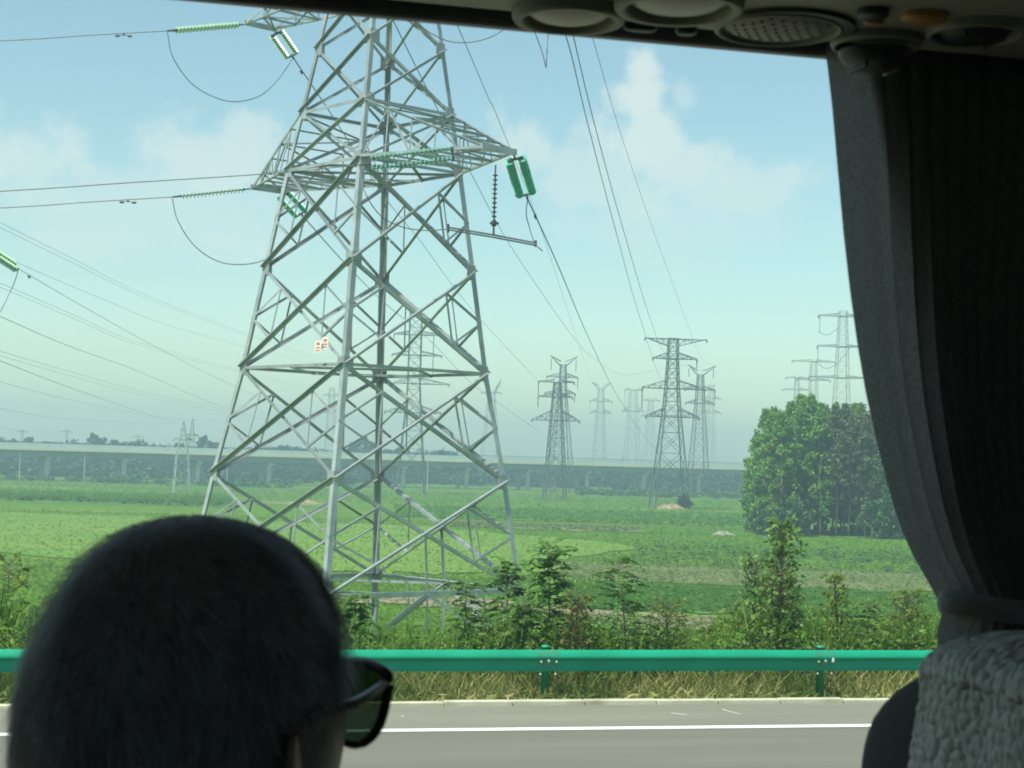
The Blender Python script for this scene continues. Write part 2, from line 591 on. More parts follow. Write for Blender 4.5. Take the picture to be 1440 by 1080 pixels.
# bare / pale strips and plots in the fields, irregular in outline
def plot(name, material, corners, z, seed, jag=1.0):
    """corners: (px, distance) round the plot"""
    rr = random.Random(seed)
    pts = []
    for i, (px, d) in enumerate(corners):
        a, bb = gnd(px, d), gnd(*corners[(i + 1) % len(corners)])
        for k in range(10):
            p = a.lerp(bb, k / 10)
            pts.append((p.x + rr.uniform(-jag, jag) * 0.8, p.y + rr.uniform(-jag, jag) * 1.2, FIELD + z))
    mb = MB()
    mb.v = pts
    mb.f = [tuple(range(len(pts)))]
    o = mb.build(name, material)
    if o.data.polygons[0].normal.z < 0:
        o.data.flip_normals()
    return tag(o, kind='structure')


plot('dirt_track', M['dirt'], [(300, 111), (470, 112), (690, 110), (770, 105), (1030, 101), (1030, 92), (890, 94), (820, 100), (700, 102), (480, 105), (300, 105)], 0.05, 1, 0.8)
plot('dirt_track', M['dirt'], [(1180, 94), (1260, 94), (1250, 91), (1190, 91)], 0.05, 2, 0.6)
m_pale = mat('stubble', (0.092, 0.158, 0.030), (0.185, 0.189, 0.072), rough=1, scale=0.22, stretch=(0.3, 1, 1), lo=0.3, hi=0.75)
m_brown = mat('dry_ridge', (0.196, 0.183, 0.089), (0.085, 0.153, 0.038), rough=1, scale=0.35, stretch=(0.25, 1, 1))
m_deep = mat('deep_green_crop', (0.062, 0.167, 0.014), (0.101, 0.208, 0.019), rough=1, scale=0.35, lo=0.25, hi=0.75)
m_bright = mat('bright_green_grass', (0.091, 0.186, 0.010), (0.130, 0.206, 0.017), rough=1, scale=0.2, stretch=(0.2, 1, 1))
plot('stubble_strip', m_brown, [(650, 244), (780, 241), (890, 238), (900, 228), (780, 226), (650, 230)], 0.05, 3, 2.0)
plot('stubble_strip', m_pale, [(300, 330), (440, 322), (470, 305), (300, 310)], 0.05, 4, 2.5)
plot('stubble_strip', m_pale, [(800, 152), (1010, 150), (1340, 150), (1360, 128), (1000, 128), (830, 130)], 0.06, 5, 1.6)
plot('crop_plot', m_deep, [(780, 127), (1000, 126), (1400, 125), (1400, 104), (1000, 104), (800, 106)], 0.07, 7, 1.0)
plot('crop_plot', m_deep, [(600, 335), (1060, 325), (1060, 255), (560, 262)], 0.06, 8, 3.0)
plot('crop_plot', m_bright, [(-60, 235), (600, 225), (900, 190), (740, 135), (300, 128), (-60, 150)], 0.06, 9, 2.0)
plot('crop_plot', m_deep, [(-60, 330), (330, 335), (330, 285), (-60, 280)], 0.06, 10, 2.5)


# ---------------------------------------------------------------- leaf scatter helpers (numpy)
def rnd_quads(rng, C, size, up=0.3, aspect=1.6):
    """leaf quads (diamond-like) centred at C (n,3)"""
    n = len(C)
    nrm = rng.normal(size=(n, 3))
    nrm[:, 2] = np.abs(nrm[:, 2]) + up
    nrm /= np.linalg.norm(nrm, axis=1)[:, None]
    a = rng.normal(size=(n, 3))
    a -= nrm * (a * nrm).sum(1)[:, None]
    a /= np.linalg.norm(a, axis=1)[:, None]
    bb = np.cross(nrm, a)
    s = np.asarray(size).reshape(-1, 1) * np.ones((n, 1))
    l, w = s * aspect * 0.5, s * 0.5
    return np.stack([C - a * l, C + bb * w + a * l * 0.05, C + a * l, C - bb * w + a * l * 0.05], axis=1)


def blades(rng, base, h, w, lean=0.35):
    n = len(base)
    az = rng.uniform(0, 2 * np.pi, n)
    side = np.stack([np.cos(az), np.sin(az), np.zeros(n)], 1)
    ld = rng.normal(size=(n, 3)) * lean
    ld[:, 2] = 1.0
    h = np.asarray(h)[:, None]
    top = base + ld * h
    mid = base + ld * h * 0.55 + np.array([0, 0, 0.04]) * h
    w = np.asarray(w)[:, None]
    return np.stack([base - side * w, base + side * w, mid + side * w * 0.8, top, ], axis=1)


# crops standing in the fields (too many to count)
rng = np.random.default_rng(5)


def scatter_field(name, material, px0, px1, d0, d1, n, h0, h1, size, quads=4, power=1.0, rows=None):
    t = rng.uniform(0, 1, n) ** power
    d = d0 + (d1 - d0) * t
    if rows:
        d = np.round(d / rows) * rows + rng.normal(0, rows * 0.14, n)
    px = rng.uniform(px0, px1, n)
    X = (px - 720) / F_PX * d
    hh = rng.uniform(h0, h1, n)
    C = np.repeat(np.stack([X, d, np.full(n, FIELD)], 1), quads, 0)
    hr = np.repeat(hh, quads)
    C = C + rng.normal(0, 1, C.shape) * np.array([1, 1, 0]) * (hr * 0.35)[:, None]
    C[:, 2] += rng.uniform(0.1, 1.0, len(C)) * hr
    o = quads_obj(name, rnd_quads(rng, C, rng.uniform(0.6, 1.4, len(C)) * size, 4.0), material)
    return tag(o, kind='stuff')


scatter_field('crop_plants', M['crop'], -70, 1420, 128, 250, 16000, 0.06, 0.18, 0.15, 4)
scatter_field('low_green_plants', M['crop'], -70, 900, 88, 130, 10000, 0.08, 0.2, 0.10, 5)
scatter_field('low_green_plants', M['crop'], 780, 1420, 84, 101, 6000, 0.08, 0.22, 0.10, 5)
scatter_field('bean_plants', M['crop_blue'], 800, 1420, 104, 126, 11000, 0.15, 0.40, 0.12, 5, rows=0.9)
scatter_field('crop_rows', M['crop_blue'], 560, 1060, 258, 325, 4500, 0.3, 0.6, 0.3, 4)
scatter_field('maize_rows', M['crop_blue'], -70, 330, 285, 330, 3500, 0.6, 1.3, 0.38, 4, rows=7)
scatter_field('far_crop_plants', M['crop'], -70, 1300, 330, 465, 5000, 0.3, 0.6, 0.35, 3)
scatter_field('pale_field_grass', M['pale_grass'], 800, 1420, 128, 152, 5000, 0.2, 0.45, 0.11, 4)
scatter_field('pale_field_grass', M['pale_grass'], 640, 900, 228, 244, 900, 0.2, 0.5, 0.22, 4)
scatter_field('tall_field_weeds', M['bush'], 900, 1420, 150, 190, 500, 0.4, 1.0, 0.2, 12)

# ---------------------------------------------------------------- guardrail
rail = empty('guardrail', rd(2, 24.06, 0.018), 'green corrugated steel crash barrier running along the far road edge', 'guardrail', rz=PSI)
wp = [(0.015, 0.640), (0.012, 0.655), (0.004, 0.668), (-0.008, 0.676), (-0.022, 0.675), (-0.036, 0.664), (-0.052, 0.640), (-0.066, 0.615), (-0.074, 0.598), (-0.0765, 0.582), (-0.074, 0.568),
      (-0.066, 0.560), (-0.045, 0.549), (-0.020, 0.541), (-0.004, 0.530), (0.001, 0.510), (0.003, 0.480), (0.005, 0.450), (0.005, 0.425), (0.001, 0.408), (-0.010, 0.397), (-0.020, 0.390), (-0.026, 0.386)]
mb = MB()
r4 = random.Random(8)
xs_b = [-62 + 1.0 * k for k in range(160)]
jig = [r4.uniform(-0.003, 0.003) for _ in xs_b]
mb.grid([[(xx, y - 0.06 + jg, z + jg * 0.7) for xx, jg in zip(xs_b, jig)] for (y, z) in wp])
o = mb.build('beam', M['rail_green'], rail, smooth=True)
sm = o.modifiers.new('thick', 'SOLIDIFY')
sm.thickness = 0.004
PX0 = 6.83 - 2       # post at px 780, in the rail's frame
sp = 4.17
pm = MB()
pm.lathe((0, 0.05, -0.15), (0, 0, 1), [(0, 0.057), (0.846, 0.057), (0.85, 0.066), (0.87, 0.066), (0.885, 0.045)], 16)
bm = MB()
bm.lathe((0.0, -0.135, 0.53), (0, -1, 0), [(0, 0.022), (0.012, 0.022), (0.018, 0.012)], 8)
spm = MB()
spm.box((-0.05, -0.075, 0.45), (0.05, 0.0, 0.61))
for k in range(-12, 14):
    x = PX0 + sp * k
    p_ = pm.build('post', M['post_green'], rail, smooth=True) if k == -12 else p0.copy()
    if k == -12:
        p0 = p_
        s0 = spm.build('spacer_block', M['post_green'], rail)
        b0 = bm.build('bolt', M['bolt'], rail)
        s_, b_ = s0, b0
    else:
        COL.objects.link(p_)
        s_, b_ = s0.copy(), b0.copy()
        COL.objects.link(s_)
        COL.objects.link(b_)
    for q in (p_, s_, b_):
        q.location = (x, 0, 0)
for k in range(-12, 14):
    x = PX0 + sp * k
    mb = MB()
    mb.grid([[(xx, y - 0.0655, z + 0.0008) for xx in (x - 0.16, x + 0.16)] for (y, z) in wp[3:-3]])
    mb.build('lap_plate', M['rail_lap'], rail, smooth=True)
    for (bx, bz) in ((-0.11, 0.625), (0.11, 0.625), (-0.11, 0.45), (0.11, 0.45)):
        q = b0.copy()
        COL.objects.link(q)
        q.location = (x + bx, 0.03 if bz < 0.5 else -0.005, bz - 0.53)
        q.scale = (0.8, 1, 0.8)
rf = MB()
rf.box((PX0 + sp + 0.10, -0.150, 0.515), (PX0 + sp + 0.13, -0.122, 0.575))
rf.build('reflector', M['reflector'], rail)

# ---------------------------------------------------------------- roadside weeds, grass, saplings
rng = np.random.default_rng(21)


def slope_z(y):
    return np.interp(y, [p[0] for p in prof], [p[1] for p in prof])


def to_world(P):
    Q = P.copy()
    Q[:, 0] = P[:, 0] * cP - P[:, 1] * sP
    Q[:, 1] = P[:, 0] * sP + P[:, 1] * cP
    return Q


XL, XR = -5.5, 17.0       # stretch of verge in road-frame metres that the window shows


def px_of_x(x, y):
    """image column of a road-frame point"""
    w = np.stack([x * cP - y * sP, x * sP + y * cP], 0)
    return 720 + F_PX * w[0] / w[1]


def weed_height(x, y):
    """height of the weed tops above the road"""
    px = px_of_x(x, y)
    ks = [-60, 0, 60, 120, 480, 540, 600, 660, 720, 780, 850, 930, 1000, 1060, 1110, 1160, 1220, 1280, 1340]
    tops = [805, 815, 848, 876, 872, 872, 880, 882, 862, 862, 872, 886, 878, 842, 846, 862, 878, 858, 860]
    t = np.interp(px, ks, tops)
    d = x * sP + y * cP
    return 3.3 - (t - (648 + (px - 720) * ROLL)) / F_PX * d


n = 21000
y = rng.uniform(24.7, 31.0, n)
x = rng.uniform(XL, XR, n)
ztop = weed_height(x, y) + rng.normal(0, 0.10, n) - 0.10
zb = np.maximum(slope_z(y), ztop - 1.6)
fr = rng.uniform(0, 1, n) ** 0.75
z = np.where(y < 25.3, 0.0 + (ztop * 0.85) * fr, zb + (ztop - zb) * fr)
C = to_world(np.stack([x, y, z], 1))
C = np.repeat(C, 4, 0) + rng.normal(0, 0.055, (n * 4, 3))
tag(quads_obj('roadside_weeds', rnd_quads(rng, C, rng.uniform(0.02, 0.07, len(C)), 0.9, 2.0), M['weed']), kind='stuff')
n = 4500
y = rng.uniform(24.7, 29, n)
x = rng.uniform(XL, XR, n)
zt = weed_height(x, y)
bs = to_world(np.stack([x, y, zt - 0.45], 1))
tag(quads_obj('tall_weed_stalks', blades(rng, bs, rng.uniform(0.25, 0.6, n), rng.uniform(0.006, 0.014, n), 0.3), M['weed']), kind='stuff')
# ochre flowering weeds
n = 350
cl = np.array([[690, 893], [760, 880], [815, 862], [700, 900], [800, 895], [870, 890], [1010, 890], [1240, 893], [1040, 880]])
k = rng.integers(0, len(cl), n)
px = cl[k, 0] + rng.normal(0, 16, n)
py = cl[k, 1] + rng.normal(0, 9, n)
C = np.array([list(at(a, c, dd)) for a, c, dd in zip(px, py, rng.uniform(24.9, 25.7, n) / (0.968 - 0.25 * (px - 720) / 2500))])
tag(quads_obj('yellow_weed_leaves', rnd_quads(rng, C, rng.uniform(0.02, 0.06, n), 0.2, 1.6), M['olive']), kind='stuff')
# dry grass under the rail
n = 17000
y = rng.uniform(23.75, 25.4, n)
x = rng.uniform(XL, XR, n)
bs = to_world(np.stack([x, y, np.full(n, -0.06)], 1))
hh = rng.uniform(0.12, 0.5, n) * np.interp(y, [23.75, 24.3, 25.4], [0.35, 1.0, 1.1])
tag(quads_obj('dry_verge_grass', blades(rng, bs, hh, rng.uniform(0.004, 0.010, n), 0.45), M['dry_grass']), kind='stuff')
n = 2600
y = rng.uniform(23.62, 24.6, n)
x = rng.uniform(XL, XR, n)
bs = to_world(np.stack([x, y, rng.uniform(-0.03, 0.1, n)], 1))
tag(quads_obj('fallen_straw', rnd_quads(rng, bs, rng.uniform(0.02, 0.05, n), 1.5, 6.0), M['dry_grass']), kind='stuff')


def pinnate(rng, base, direc, length, droop, npair, lsize, out):
    """one frond: leaflets in pairs along a drooping midrib"""
    direc = direc / np.linalg.norm(direc)
    side = np.cross(direc, [0, 0, 1.0])
    side /= np.linalg.norm(side) + 1e-9
    pts = []
    for i in range(npair + 1):
        t = (i + 1.0) / (npair + 1)
        p = base + direc * length * t + np.array([0, 0, -droop * length * t * t])
        pts.append(p)
        if i == 0: continue
        a = p - pts[i - 1]
        a /= np.linalg.norm(a)
        nn = np.cross(side, a)
        sz = lsize * (1.0 - 0.55 * abs(t - 0.45))
        for sg in (-1, 1):
            dv = side * sg * 0.85 + a * 0.5 + nn * rng.normal(0, 0.25) - np.array([0, 0, 0.25])
            dv /= np.linalg.norm(dv)
            wv = a - dv * a.dot(dv)
            wv /= np.linalg.norm(wv)
            out.append([p, p + dv * sz * 0.5 + wv * sz * 0.27, p + dv * sz, p + dv * sz * 0.5 - wv * sz * 0.27])
    return pts


def sapling(name, label, px, d, ytop, nfr, spread, flen, material, kind='pinnate', lsize=0.07, seed=0, bend=0.1, zlow=0.15, group=None):
    rg = np.random.default_rng(seed)
    top = np.array(at(px, ytop, d))
    w = Vector((top[0], top[1], 0))
    yy = -w.x * sP + w.y * cP
    basez = float(slope_z(yy))
    base = np.array([top[0] + rg.normal(0, bend), top[1] + 0.1, basez])
    root = empty(name, Vector(base), label, 'sapling' if 'sapling' in name else 'shrub', group)
    H = top[2] - base[2]
    st = MB()
    sp_ = [Vector(base + (top - base) * t + np.array([math.sin(t * 3) * bend * 0.4, 0, 0]) - base) for t in np.linspace(0, 1, 8)]
    st.tube(sp_, [0.022 - 0.017 * i / 7 for i in range(8)], 6)
    quads = []
    for k in range(nfr):
        t = zlow + (1 - zlow) * (k + rg.uniform(0, 1)) / nfr
        p0 = np.array(sp_[0].lerp(sp_[-1], t)) + np.array([math.sin(t * 3) * bend * 0.4, 0, 0])
        az = k * 2.4 + rg.normal(0, 0.4)
        up = rg.uniform(0.15, 0.8) * (0.6 + 0.9 * t)
        L_ = flen * rg.uniform(0.6, 1.15) * (1.15 - 0.55 * t)
        dv = np.array([math.cos(az) * spread, math.sin(az) * spread, up])
        if kind == 'pinnate':
            pts = pinnate(rg, p0, dv, L_, rg.uniform(0.25, 0.7), 11, lsize * 1.45, quads)
            st.tube([Vector(p0)] + [Vector(q) for q in pts[::3]], 0.004, 4)
        else:
            dv /= np.linalg.norm(dv)
            tip = p0 + dv * L_ * 0.55
            st.tube([Vector(p0), Vector(tip)], 0.005, 4)
            for q in range(rg.integers(3, 6)):
                c = p0 + (tip - p0) * rg.uniform(0.45, 1.05)
                dl = dv + rg.normal(0, 0.6, 3) - np.array([0, 0, 0.5])
                dl /= np.linalg.norm(dl)
                sd = np.cross(dl, rg.normal(0, 1, 3))
                sd /= np.linalg.norm(sd)
                s = lsize * rg.uniform(0.7, 1.25)
                quads.append([c, c + dl * s * 0.45 + sd * s * 0.24, c + dl * s, c + dl * s * 0.45 - sd * s * 0.24])
    st.build('stem', M['stem'], root, smooth=True)
    quads_obj('foliage', np.array(quads), material, root)
    return root


sapling('roadside_sapling', 'dark locust sapling with feathery fronds and bare stem above the left rail post', 770, 26.2, 768, 80, 1.0, 0.75, M['locust_dark'], seed=1, zlow=0.45)
sapling('roadside_sapling', 'grey green feathery sapling in front of the right leg of the near pylon', 712, 27.0, 792, 76, 1.0, 0.7, M['locust'], seed=2, zlow=0.35)
sapling('roadside_sapling', 'spreading sapling with a few long drooping dark fronds right of the left rail post', 868, 26.4, 786, 64, 1.2, 0.9, M['locust_dark'], seed=3, zlow=0.45, lsize=0.06)
sapling('roadside_sapling', 'tallest broad leaved roadside sapling, its tip reaching up to the foot of the grove', 1100, 27.3, 742, 170, 0.8, 0.8, M['broad'], 'broad', 0.115, seed=4, zlow=0.3)
sapling('roadside_sapling', 'bushy dark sapling crowding the left side of the tallest broad leaved one', 1062, 27.5, 790, 150, 1.0, 0.85, M['broad'], 'broad', 0.10, seed=5, zlow=0.3)
sapling('roadside_sapling', 'small yellow green sapling with open top above the right rail post', 1172, 27.4, 812, 80, 0.9, 0.6, M['yellow'], 'broad', 0.085, seed=6, zlow=0.45)
sapling('roadside_shrub', 'bright yellow green shrub beside the gathered curtain, above the rail', 1275, 28.1, 838, 150, 1.3, 0.9, M['yellow'], 'broad', 0.075, seed=7, zlow=0.35)
sapling('roadside_shrub', 'olive yellow shrub between the two feathery saplings and the long dark fronds', 812, 25.7, 838, 70, 1.0, 0.6, M['olive'], 'broad', 0.075, seed=8, zlow=0.45)
sapling('roadside_shrub', 'pale grey green shrub under the crossed struts of the near pylon', 655, 26.2, 815, 60, 1.2, 0.6, M['locust'], seed=9, zlow=0.5, lsize=0.055)
sapling('roadside_shrub', 'leafy green shrub at the left picture edge beside the passenger\'s head', 12, 27.5, 792, 90, 1.4, 1.0, M['yellow'], 'broad', 0.11, seed=10, zlow=0.35)
sapling('roadside_shrub', 'white speckled feathery shrub right beside the passenger\'s hair', 498, 26.0, 836, 70, 1.2, 0.6, M['locust'], seed=12, zlow=0.45, lsize=0.06)


sapling('roadside_shrub', 'broad leafy green shrub at the base of the tallest broad leaved sapling', 1092, 27.0, 806, 150, 1.5, 0.9, M['broad'], 'broad', 0.09, seed=13, zlow=0.35)
sapling('roadside_shrub', 'low pale green shrub in front of the bare dirt, left of the broad leafy shrub', 935, 27.0, 852, 90, 1.5, 0.8, M['yellow'], 'broad', 0.07, seed=14, zlow=0.5)
sapling('roadside_shrub', 'wispy feathery shrub right of the right rail post', 1222, 27.8, 846, 60, 1.3, 0.7, M['locust'], seed=15, zlow=0.5, lsize=0.05)
sapling('roadside_shrub', 'wispy pale feathery shrub between the bright struts and the dark locust sapling', 735, 25.9, 840, 60, 1.4, 0.7, M['locust'], seed=16, zlow=0.5, lsize=0.05)


# ---------------------------------------------------------------- main lattice tower
TD = 75.0
TC = Vector((-0.0847 * TD, TD, EYE))
TROT = math.radians(-3.6)
LEAN = 0.0193
ANG = {'L': math.pi, 'F': -math.pi / 2, 'R': 0.0, 'B': math.pi / 2}
LV = [(-8.5, 7.70), (-5.356, 7.112), (-0.842, 6.27), (3.662, 5.26), (7.927, 4.519), (12.114, 3.774), (14.595, 3.282), (17.349, 2.753),
      (19.9, 2.27), (22.2, 1.9), (24.9, 1.62), (27.6, 1.4), (29.6, 1.2), (33.5, 0.25)]


def tc_(c, i, lv=LV):
    z, s = lv[i]
    a = ANG[c] + TROT
    return Vector((TC.x + LEAN * z + s * math.cos(a), TC.y + s * math.sin(a), TC.z + z))


FACES = [('L', 'F'), ('F', 'R'), ('R', 'B'), ('B', 'L')]


def main_tower():
    root = empty('transmission_tower', (TC.x, TC.y, FIELD), 'huge near galvanised lattice pylon filling the left half of the view', 'pylon', 'pylons')
    loc = Vector(root.location)
    top = len(LV) - 1
    for c in 'LFRB':
        mb = MB()
        out = Vector((math.cos(ANG[c] + TROT), math.sin(ANG[c] + TROT), 0))
        for i in range(top):
            p, q = tc_(c, i), tc_(c, i + 1)
            w = 0.235 if i < 5 else (0.19 if i < 9 else 0.13)
            a, e1, e2 = perp(q - p, out)
            s2 = 0.70710678
            # L section with its corner outwards, flanges along the two faces
            f1, f2 = (-e1 + e2) * s2, (-e1 - e2) * s2
            t = 0.035
            ext = (q - p).normalized() * 0.05
            mb.prism(p - ext, q, [(0, 0), (w, 0), (w, t), (t, t), (t, w), (0, w)], f1, f2)
        mb.build('leg', M['steel'], root, local=loc)
    for (a, b) in FACES:
        mb = MB()
        na = Vector((math.cos(ANG[a] + TROT) + math.cos(ANG[b] + TROT), math.sin(ANG[a] + TROT) + math.sin(ANG[b] + TROT), 0)).normalized()
        for i in range(1, top - 1):
            la, lb, ha, hb = tc_(a, i), tc_(b, i), tc_(a, i + 1), tc_(b, i + 1)
            w = 0.145 if i < 5 else (0.12 if i < 8 else 0.09)
            off = na * 0.02
            out_flange(mb, la + off, hb + off, w, 0.025, na)
            mb.angle(lb - off * 2, ha - off * 2, w, 0.025, na)
            # crossing point
            wl_, wh_ = (la - lb).length, (ha - hb).length
            t = wl_ / (wl_ + wh_)
            X = la.lerp(hb, t)
            # gussets
            for (pp, tow) in ((la, lb), (lb, la)):
                g0 = pp + (tow - pp).normalized() * 0.22
                mb.bar(g0 - Vector((0, 0, 0.30)), g0 + Vector((0, 0, 0.30)), 0.44, 0.03, na)
            if i < 5:
                for (lo, hi) in ((la, ha), (lb, hb)):
                    Mid = lo.lerp(hi, 0.5)
                    Q1, Q2 = lo.lerp(X, 0.5), hi.lerp(X, 0.5)
                    mb.angle(Mid, Q1, 0.085, 0.02, na)
                    mb.angle(Mid, Q2, 0.085, 0.02, na)
                    mb.angle(Q1, Q2, 0.06, 0.015, na)
            if i == 1:
                Mh = la.lerp(lb, 0.5)
                mb.angle(X, Mh, 0.10, 0.02, na)
                mb.angle(Mh, Mh - Vector((0, 0, 2.2)), 0.09, 0.02, na)
                for cc in (a, b):
                    mb.angle(Mh, tc_(cc, 0), 0.16, 0.025, na)
                    mb.angle(Mh.lerp(tc_(cc, 0), 0.5), tc_(cc, 1).lerp(Mh, 0.5), 0.08, 0.02, na)
            if i in (1, 3, 5, 6, 8, 9, 11, 12):
                mb.angle(la, lb, 0.20 if i == 1 else 0.13, 0.025, na)
        mb.build('face_bracing', M['steel'], root, local=loc)
    mb = MB()
    for i in (1, 3, 5, 8):
        mids = [tc_(a, i).lerp(tc_(b, i), 0.5) for (a, b) in FACES]
        for k in range(4):
            mb.angle(mids[k], mids[(k + 1) % 4], 0.10, 0.02, (0, 0, 1))
        if i in (5, 8):
            mb.angle(tc_('L', i), tc_('R', i), 0.10, 0.02, (0, 0, 1))
            mb.angle(tc_('F', i), tc_('B', i), 0.10, 0.02, (0, 0, 1))
    mb.build('diaphragm_bracing', M['steel'], root, local=loc)
    # cross arms
    tips = {}
    nang = -math.pi / 4 + TROT
    nv = Vector((math.cos(nang), math.sin(nang), 0))
    pv = Vector((-nv.y, nv.x, 0))
    for (ib, it, tl) in ((5, 6, 8.1), (8, 9, 9.4), (11, 12, 6.0)):
        for (sgn, ca, cb, nm) in ((1, 'F', 'R', 'r'), (-1, 'L', 'B', 'l')):
            ax = Vector((TC.x + LEAN * LV[ib][0], TC.y, TC.z + LV[ib][0]))
            ea = ax + nv * sgn * tl - pv * 0.75
            eb = ax + nv * sgn * tl + pv * 0.75
            tips[(ib, nm)] = (ea, eb)
            A, B = tc_(ca, ib), tc_(cb, ib)
            At, Bt = tc_(ca, it), tc_(cb, it)
            mb = MB()
            up = Vector((0, 0, 1))
            wc = 0.115
            mb.angle(A, ea, wc, 0.025, -up)
            mb.angle(B, eb, wc, 0.025, -up)
            ta, tb = ea + up * 0.12, eb + up * 0.12
            mb.angle(At, ta, wc, 0.025, up)
            mb.angle(Bt, tb, wc, 0.025, up)
            mb.bar(ea - pv * 0.15 + up * 0.06, eb + pv * 0.15 + up * 0.06, 0.08, 0.24)
            n = 5
            prev = None
            for k in range(n):
                t0, t1 = k / n, (k + 1) / n
                a0, a1, b0, b1 = A.lerp(ea, t0), A.lerp(ea, t1), B.lerp(eb, t0), B.lerp(eb, t1)
                c0, c1, d0, d1 = At.lerp(ta, t0), At.lerp(ta, t1), Bt.lerp(tb, t0), Bt.lerp(tb, t1)
                if k % 2 == 0:
                    mb.angle(a0, b1, 0.075, 0.018, -up)
                    mb.angle(c0, d1, 0.065, 0.018, up)
                    mb.angle(a0, c1, 0.065, 0.018, -pv)
                    mb.angle(b0, d1, 0.065, 0.018, pv)
                else:
                    mb.angle(b0, a1, 0.075, 0.018, -up)
                    mb.angle(d0, c1, 0.065, 0.018, up)
                    mb.angle(c0, a1, 0.065, 0.018, -pv)
                    mb.angle(d0, b1, 0.065, 0.018, pv)
                if k < n - 1:
                    mb.angle(a1, b1, 0.075, 0.018, -up)
                    mb.angle(a1, c1, 0.06, 0.018, -pv)
                    mb.angle(b1, d1, 0.06, 0.018, pv)
                    mb.angle(c1, d1, 0.06, 0.018, up)
            mb.build('cross_arm', M['steel'], root, local=loc)
    for c in 'LFRB':
        mb = MB()
        p = tc_(c, 0)
        mb.box((p.x - 0.6, p.y - 0.6, FIELD - 0.3), (p.x + 0.6, p.y + 0.6, FIELD + 0.35))
        mb.build('footing', M['concrete'], root, local=loc, bevel=0.04)
    # notice plates on a brace
    for (px, py) in ((447.5, 487.5), (457.5, 482.5)):
        c = at(px, py, 70.6)
        mb = MB()
        ex, ez = Vector((0.93, -0.34, 0.0)), Vector((0.05, 0.02, 1))
        q = c - ex * 0.15 - ez * 0.24
        ny = ex.cross(ez).normalized() * 0.012
        for dz in (0, 1):
            for (i, j) in ((0, 0), (1, 0), (1, 1), (0, 1)):
                mb.v.append(tuple(q + ex * 0.29 * i + ez * 0.48 * j + ny * dz))
        mb.f += [(0, 1, 2, 3), (7, 6, 5, 4), (0, 4, 5, 1), (1, 5, 6, 2), (2, 6, 7, 3), (3, 7, 4, 0)]
        pl = mb.build('notice_plate', M['sign_white'], root, local=loc)
        mb = MB()
        for (z0, z1, xa, xb) in ((0.06, 0.11, 0.2, 0.8), (0.17, 0.22, 0.15, 0.85), (0.30, 0.40, 0.25, 0.75)):
            base = q + ny * 1.3 * (1 if ny.y < 0 else -0.3)
            pts = [base + ex * 0.29 * xa + ez * z0, base + ex * 0.29 * xb + ez * z0, base + ex * 0.29 * xb + ez * z1, base + ex * 0.29 * xa + ez * z1]
            k = len(mb.v)
            mb.v += [tuple(p) for p in pts]
            mb.f.append((k, k + 1, k + 2, k + 3))
        lt = mb.build('faded_lettering', M['sign_red'], pl, local=loc)
    return root, tips


tower, TIPS = main_tower()


# ---------------------------------------------------------------- insulators, cables
def disc_string(mb, cap, p, q, rdisc=0.15, pitch=0.165):
    """glass discs threaded from p to q"""
    d = q - p
    n = max(4, int(d.length / pitch))
    a = d.normalized()
    for k in range(n):
        c = p + d * ((k + 0.5) / n)
        mb.lathe(c - a * 0.05, a, [(0, 0.05), (0.02, rdisc), (0.045, rdisc * 0.95), (0.075, 0.05)], 14)
    cap.tube([p, q], 0.035, 6)


def insulator(label, p, q, sep, sepdir, material='glass_disc', double=True, rdisc=0.15, group=None):
    """a strain or hanging string from hardware end p to q; sepdir: direction between the twin strings"""
    p, q = Vector(p), Vector(q)
    root = empty('insulator_string', p, label, 'insulator', group)
    d = (q - p)
    a, b = p + d * 0.12, q - d * 0.10
    sd = Vector(sepdir)
    sd = (sd - d.normalized() * sd.dot(d.normalized())).normalized() * sep * 0.5
    hw, hw2 = MB(), MB()
    if double:
        for s in (-1, 1):
            g_, c_ = MB(), MB()
            disc_string(g_, c_, a + sd * s, b + sd * s, rdisc)
            o = g_.build('glass_discs', M[material], root, smooth=False, local=p)
            c_.build('rod', M['fitting'], o, local=p)
        hw.bar(a - sd * 1.25, a + sd * 1.25, 0.09, 0.09)
        hw2.bar(b - sd * 1.25, b + sd * 1.25, 0.09, 0.09)
    else:
        g_, c_ = MB(), MB()
        disc_string(g_, c_, a, b, rdisc)
        o = g_.build('glass_discs', M[material], root, local=p)
        c_.build('rod', M['fitting'], o, local=p)
    hw.tube([p, a], 0.035, 6)
    hw2.tube([b, q], 0.045, 6)
    hw2.build('yoke_plate', M['fitting'], root, local=p)
    hw.build('yoke_plate', M['fitting'], root, local=p)
    return root


def catmull(P, n=14):
    P = [Vector(p) for p in P]
    if len(P) == 2:
        return [P[0].lerp(P[1], i / n) for i in range(n + 1)]
    Q = [P[0] * 2 - P[1]] + P + [P[-1] * 2 - P[-2]]
    out = []
    for i in range(1, len(Q) - 2):
        for k in range(n):
            t = k / n
            a, b, c, d = Q[i - 1], Q[i], Q[i + 1], Q[i + 2]
            out.append(0.5 * ((2 * b) + (c - a) * t + (2 * a - 5 * b + 4 * c - d) * t * t + (3 * b - a - 3 * c + d) * t ** 3))
    out.append(P[-1])
    return out


def cable(name, label, P, r, cat='cable', group=None, n=14, material='cable'):
    pts = catmull(P, n)
    mb = MB()
    mb.tube(pts, r, 6)
    o = mb.build(name, M[material], smooth=True, local=pts[0])
    o.location = pts[0]
    return tag(o, label, cat, group)


UP = Vector((0, 0, 1))
TIPR, TIPL = TIPS[(5, 'r')], TIPS[(5, 'l')]
TUPR, TUPL = TIPS[(8, 'r')], TIPS[(8, 'l')]
